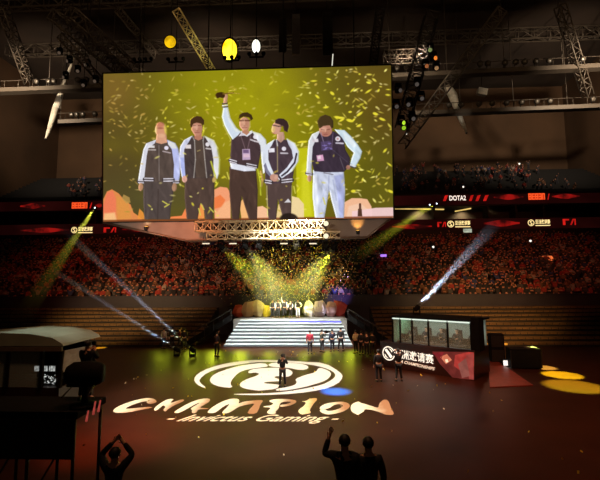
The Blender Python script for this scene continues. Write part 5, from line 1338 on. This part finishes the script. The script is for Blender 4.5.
def fixture(px, py, Y, lb, n=3, w=1.4):
    q = at(px, py, Y); t = thing('lamp_cluster', lb, 'lamp cluster', q); mb = MB(); mb.box((0, 0, 0), (w, .12, .12)); mb.tube((0, 0, -1.0), (0, 0, .6), .05, n=6); mb.tube((0, 0, .5), (0, 0, 45.98-q.z), .03, n=5); mb.build('bracket', BLACK, t)
    for k in range(n): MB().lathe([(0, .12), (.2, .2), (.3, .2)], (-w/2+w*k/(n-1), .1, .2), (0, -1, .3), 10).build('lamp_head', BLACK, t)
fixture(232, 60.5, 38.0, 'black lamp cluster in front of the yellow lamp')
fixture(256.5, 57, 38.0, 'black lamp cluster below the white lamp')
fixture(143, 62, 40, 'black lamp cluster above the left half of the screen', 4, 1.8)
fixture(176, 62, 40, 'black lamp cluster left of the bright ladder truss', 3, 1.6)
mh_y = [(398, 84, (60, 54, 50)), (409, 98, (60, 54, 50)), (401, 116, (150, 190, 40)), (404, 121, (120, 160, 30)), (417, 78, (60, 54, 50)), (425, 60, (120, 70, 40)), (433, 52, (200, 110, 40)), (436, 62, (120, 90, 60)), (430, 44, (90, 100, 60)), (421, 92, (60, 54, 50)), (412, 112, (60, 54, 50)), (396, 100, (60, 54, 50))]
for k, (px, py, c) in enumerate(mh_y):
    moving_head(at(px, py, 44), '%s lamp from the first on the dark truss right of the screen%s' % (ORD[k], ', lit green' if c[1] > 150 else ', lit orange' if c[0] > 190 else ''), (random.Random(k).uniform(-.6, .6), -1, -.4), 1.5, c, 'lamps on the dark right truss', at(432-(py-14)*30/114, py-1, 44.6+(py-14)*2/114))
for k, (px, py) in enumerate(((60, 48), (70, 56), (78, 66), (66, 72), (88, 60), (96, 76), (84, 80))):
    moving_head(at(px, py, 50), '%s dark lamp hanging between the left roof girders' % ORD[k], (random.Random(k).uniform(-.6, .6), -1, -.5), 1.4, (66, 54, 44), 'dark lamps in the left roof', at(px, py, 50)+Vector((0, 0, 45.98-at(px, py, 50).z)))
for k, (px, py) in enumerate(((406, 134), (519, 164), (463, 187), (433, 247), (530, 241))):
    q = at(px, py, 60 if py < 190 else 50); o = MB().lathe([(0, .05), (.05, .12), (.12, .14), (.2, .1)], (0, 0, 0), (0, -1, 0), 10).build('pin_light', glow('pin_white', (255, 248, 230), 1.3)); o.location = q
    tag(o, ['tiny white light left of the right struts', 'tiny white light high in the dark right stand', 'tiny white light below the middle of the right upper stand', 'tiny white light above the crowd right of the screen', 'tiny white light over the far right crowd'][k], 'light', 'tiny lights in the dark')

# ------------------------------------------------------------------ light beams in the haze
def haze_mat(name, dens, d=None, pw=1.3):
    m = bpy.data.materials.new(name); m.use_nodes = True; nt = m.node_tree; nt.nodes.clear()
    o = nt.nodes.new('ShaderNodeOutputMaterial'); v = nt.nodes.new('ShaderNodeVolumeScatter'); v.inputs['Density'].default_value = dens
    v.inputs['Anisotropy'].default_value = .0; nt.links.new(v.outputs[0], o.inputs['Volume'])
    if d is not None:                    # density shaped to fade the beam's light towards its end
        tc = nt.nodes.new('ShaderNodeTexCoord'); dt = nt.nodes.new('ShaderNodeVectorMath'); dt.operation = 'DOT_PRODUCT'; dt.inputs[1].default_value = d/d.length_squared
        mr = nt.nodes.new('ShaderNodeMapRange'); mr.inputs['From Min'].default_value = 0; mr.inputs['From Max'].default_value = 1; mr.inputs['To Min'].default_value = 1; mr.inputs['To Max'].default_value = 0
        pm = nt.nodes.new('ShaderNodeMath'); pm.operation = 'POWER'; pm.inputs[1].default_value = pw; ml = nt.nodes.new('ShaderNodeMath'); ml.operation = 'MULTIPLY'; ml.inputs[1].default_value = dens
        nt.links.new(tc.outputs['Object'], dt.inputs[0]); nt.links.new(dt.outputs['Value'], mr.inputs['Value']); nt.links.new(mr.outputs[0], pm.inputs[0]); nt.links.new(pm.outputs[0], ml.inputs[0]); nt.links.new(ml.outputs[0], v.inputs['Density'])
    return m
def beam(lb, p0, p1, r0, r1, dens, watts, color):
    p0, p1 = Vector(p0), Vector(p1); d = p1-p0; L = d.length
    mb = MB(); mb.tube((0, 0, 0), d, r0, r1, 20); o = mb.build('haze_shaft', haze_mat('haze', dens, d, .5 if r0 == .3 else 1.3)); o.location = p0
    tag(o, lb, 'light beam', 'light beams in the haze', 'stuff')
    half = math.atan2(r1-r0, L); back = r0/max(1e-3, math.tan(half)); ap = p0+d.normalized()*.01
    spot('beam_lamp', ap, p1, watts, color, math.degrees(math.atan2(r1, L))*2*1.0+.2, .25, min(.25, r0*1.1))
BLU = (.72, .78, 1.0)
def floor_lamp(px, py, z, tgt, lb, Y=None):
    p = onfloor(px, py) if Y is None else at(px, py, Y)
    t = thing('floor_projector', lb, 'stage light', p); d = (Vector(tgt)-p).normalized()
    MB().box((0, 0, .08), (.4, .34, .16)).build('base', BLACK, t)
    for sx in (-1, 1): MB().box((sx*.21, 0, .34), (.05, .16, .42)).build('yoke_arm', BLACK, t)
    h = Vector((0, 0, .46)); hd = MB().lathe([(-.2, .1), (-.12, .16), (.18, .17), (.26, .15)], h, d, 12).build('head', BLACK, t)
    MB().lathe([(.26, .13), (.28, .09)], h, d, 12).build('lens', glow('beam_lens', (230, 236, 255), 2.5), hd)
    return p+h+d*.34
e = at(60, 226, 33.5); s_ = floor_lamp(192.5, 356.5, 0, e, 'floor moving head at the foot of the right one of two white beams'); beam('long pale white beam rising left from the floor, upper one', s_, e, .1, .36, .24, 52000, BLU)
e = at(50, 268, 33.5); s_ = floor_lamp(177, 356, 0, e, 'floor moving head at the foot of the left one of two white beams'); beam('thinner pale white beam rising left below the longer one', s_, e, .08, .27, .24, 36000, BLU)
e = at(498, 221, 29.5); rz_ = at_booth(((x0+x1)*.27, 1.6, hT+.12)); q = Vector(rz_)
def roof_lamp(p, tgt, lb):
    t = thing('beam_projector', lb, 'stage light', p); d = (Vector(tgt)-Vector(p)).normalized()
    MB().box((0, 0, .07), (.36, .3, .14)).build('base', BLACK, t)
    for sx in (-1, 1): MB().box((sx*.19, 0, .3), (.05, .14, .38)).build('yoke_arm', BLACK, t)
    h = Vector((0, 0, .4)); hd = MB().lathe([(-.18, .1), (-.1, .15), (.16, .16), (.22, .14)], h, d, 12).build('head', BLACK, t)
    MB().lathe([(.22, .12), (.24, .08)], h, d, 12).build('lens', glow('beam_lens', (230, 236, 255), 2.5), hd)
    return Vector(p)+h+d*.3
s_ = roof_lamp(q, e, 'moving head on the roof of the right booth'); beam('wide pale white beam rising right from the booth roof', s_, e, .12, .5, .34, 30000, BLU)
YB_ = (.9, .96, .04)
S2 = Vector((-.2, 40.8, 4.0))
beam('wide yellow beam from the left end of the truss to the stage', mh[221], S2+Vector((-1.0, 0, -.6)), .3, 2.0, .16, 4200, YB_)
beam('wide yellow beam from the truss left of its middle to the stage', mh[245], S2+Vector((-.2, 0.2, -.4)), .3, 1.8, .16, 3600, YB_)
beam('wide yellow beam from the right end of the truss to the stage', mh[337], S2+Vector((.6, .1, -.4)), .3, 2.0, .16, 6000, YB_)
for k, (px, py) in enumerate(((430.5, 205), (437.5, 203.8))):
    p = at(px, py, 60.2); e = at(352-k*6, 258+k*6, 47); s_ = roof_lamp(p+Vector((0, 0, -.3)), e, ['left', 'right'][k]+' moving head on the suite ledge right of the screen')
    beam(['left', 'right'][k]+' yellow beam falling from the suite ledge right of the screen', s_, e, .12, 1.0, .04, 36000, YB_)
p = at(95, 210, 60.2); e = at(22, 318, 30); s_ = roof_lamp(p, e, 'moving head on the suite ledge left of the screen'); beam('yellow beam falling to the left edge below the ribbon boards', s_, e, .15, .8, .08, 170000, (.95, 1, .08))

# ------------------------------------------------------------------ confetti
def confetti(name, lb, gen, n, size, mats_):
    rr = np.random.RandomState(5); mb = MB()
    for k in range(n):
        c = Vector(gen(rr)); a = Euler((rr.uniform(0, 6), rr.uniform(0, 6), rr.uniform(0, 6))).to_matrix(); s = size*rr.uniform(.6, 1.5)
        u, v = a @ Vector((s, 0, 0)), a @ Vector((0, s*.55, 0))
        mb.add([c-u-v, c+u-v, c+u+v, c-u+v], [(0, 1, 2, 3)], rr.randint(len(mats_)))
    o = mb.build(name, mats_); return tag(o, lb, 'confetti', None, 'stuff')
CG = [mat('confetti_gold', (240, 206, 60), .4, .2), mat('confetti_yellow', (250, 226, 70), .4), mat('confetti_pale', (236, 226, 190), .4)]
def burst(r):
    k = r.rand(); return (-.2+r.normal(0, 2.6+4.0*k), r.uniform(40.4, 42.2), 3.2+k*6.6+r.rand()*.6)
confetti('airborne_confetti', 'gold confetti bursting over the stage below the screen', burst, 2600, .042, CG)
def scattered(r):
    x, y = r.uniform(-8, 12), r.uniform(12, 33); return (x, y, .03)
confetti('fallen_confetti', 'few pale confetti pieces lying on the dark floor', scattered, 130, .04, CG)
spot('added_confetti_fill', (0, 30, 9), (-.2, 41.3, 6.0), 9000, (1, .88, .25), 50, .9, .2)  # unseen lamp added to brighten the airborne confetti
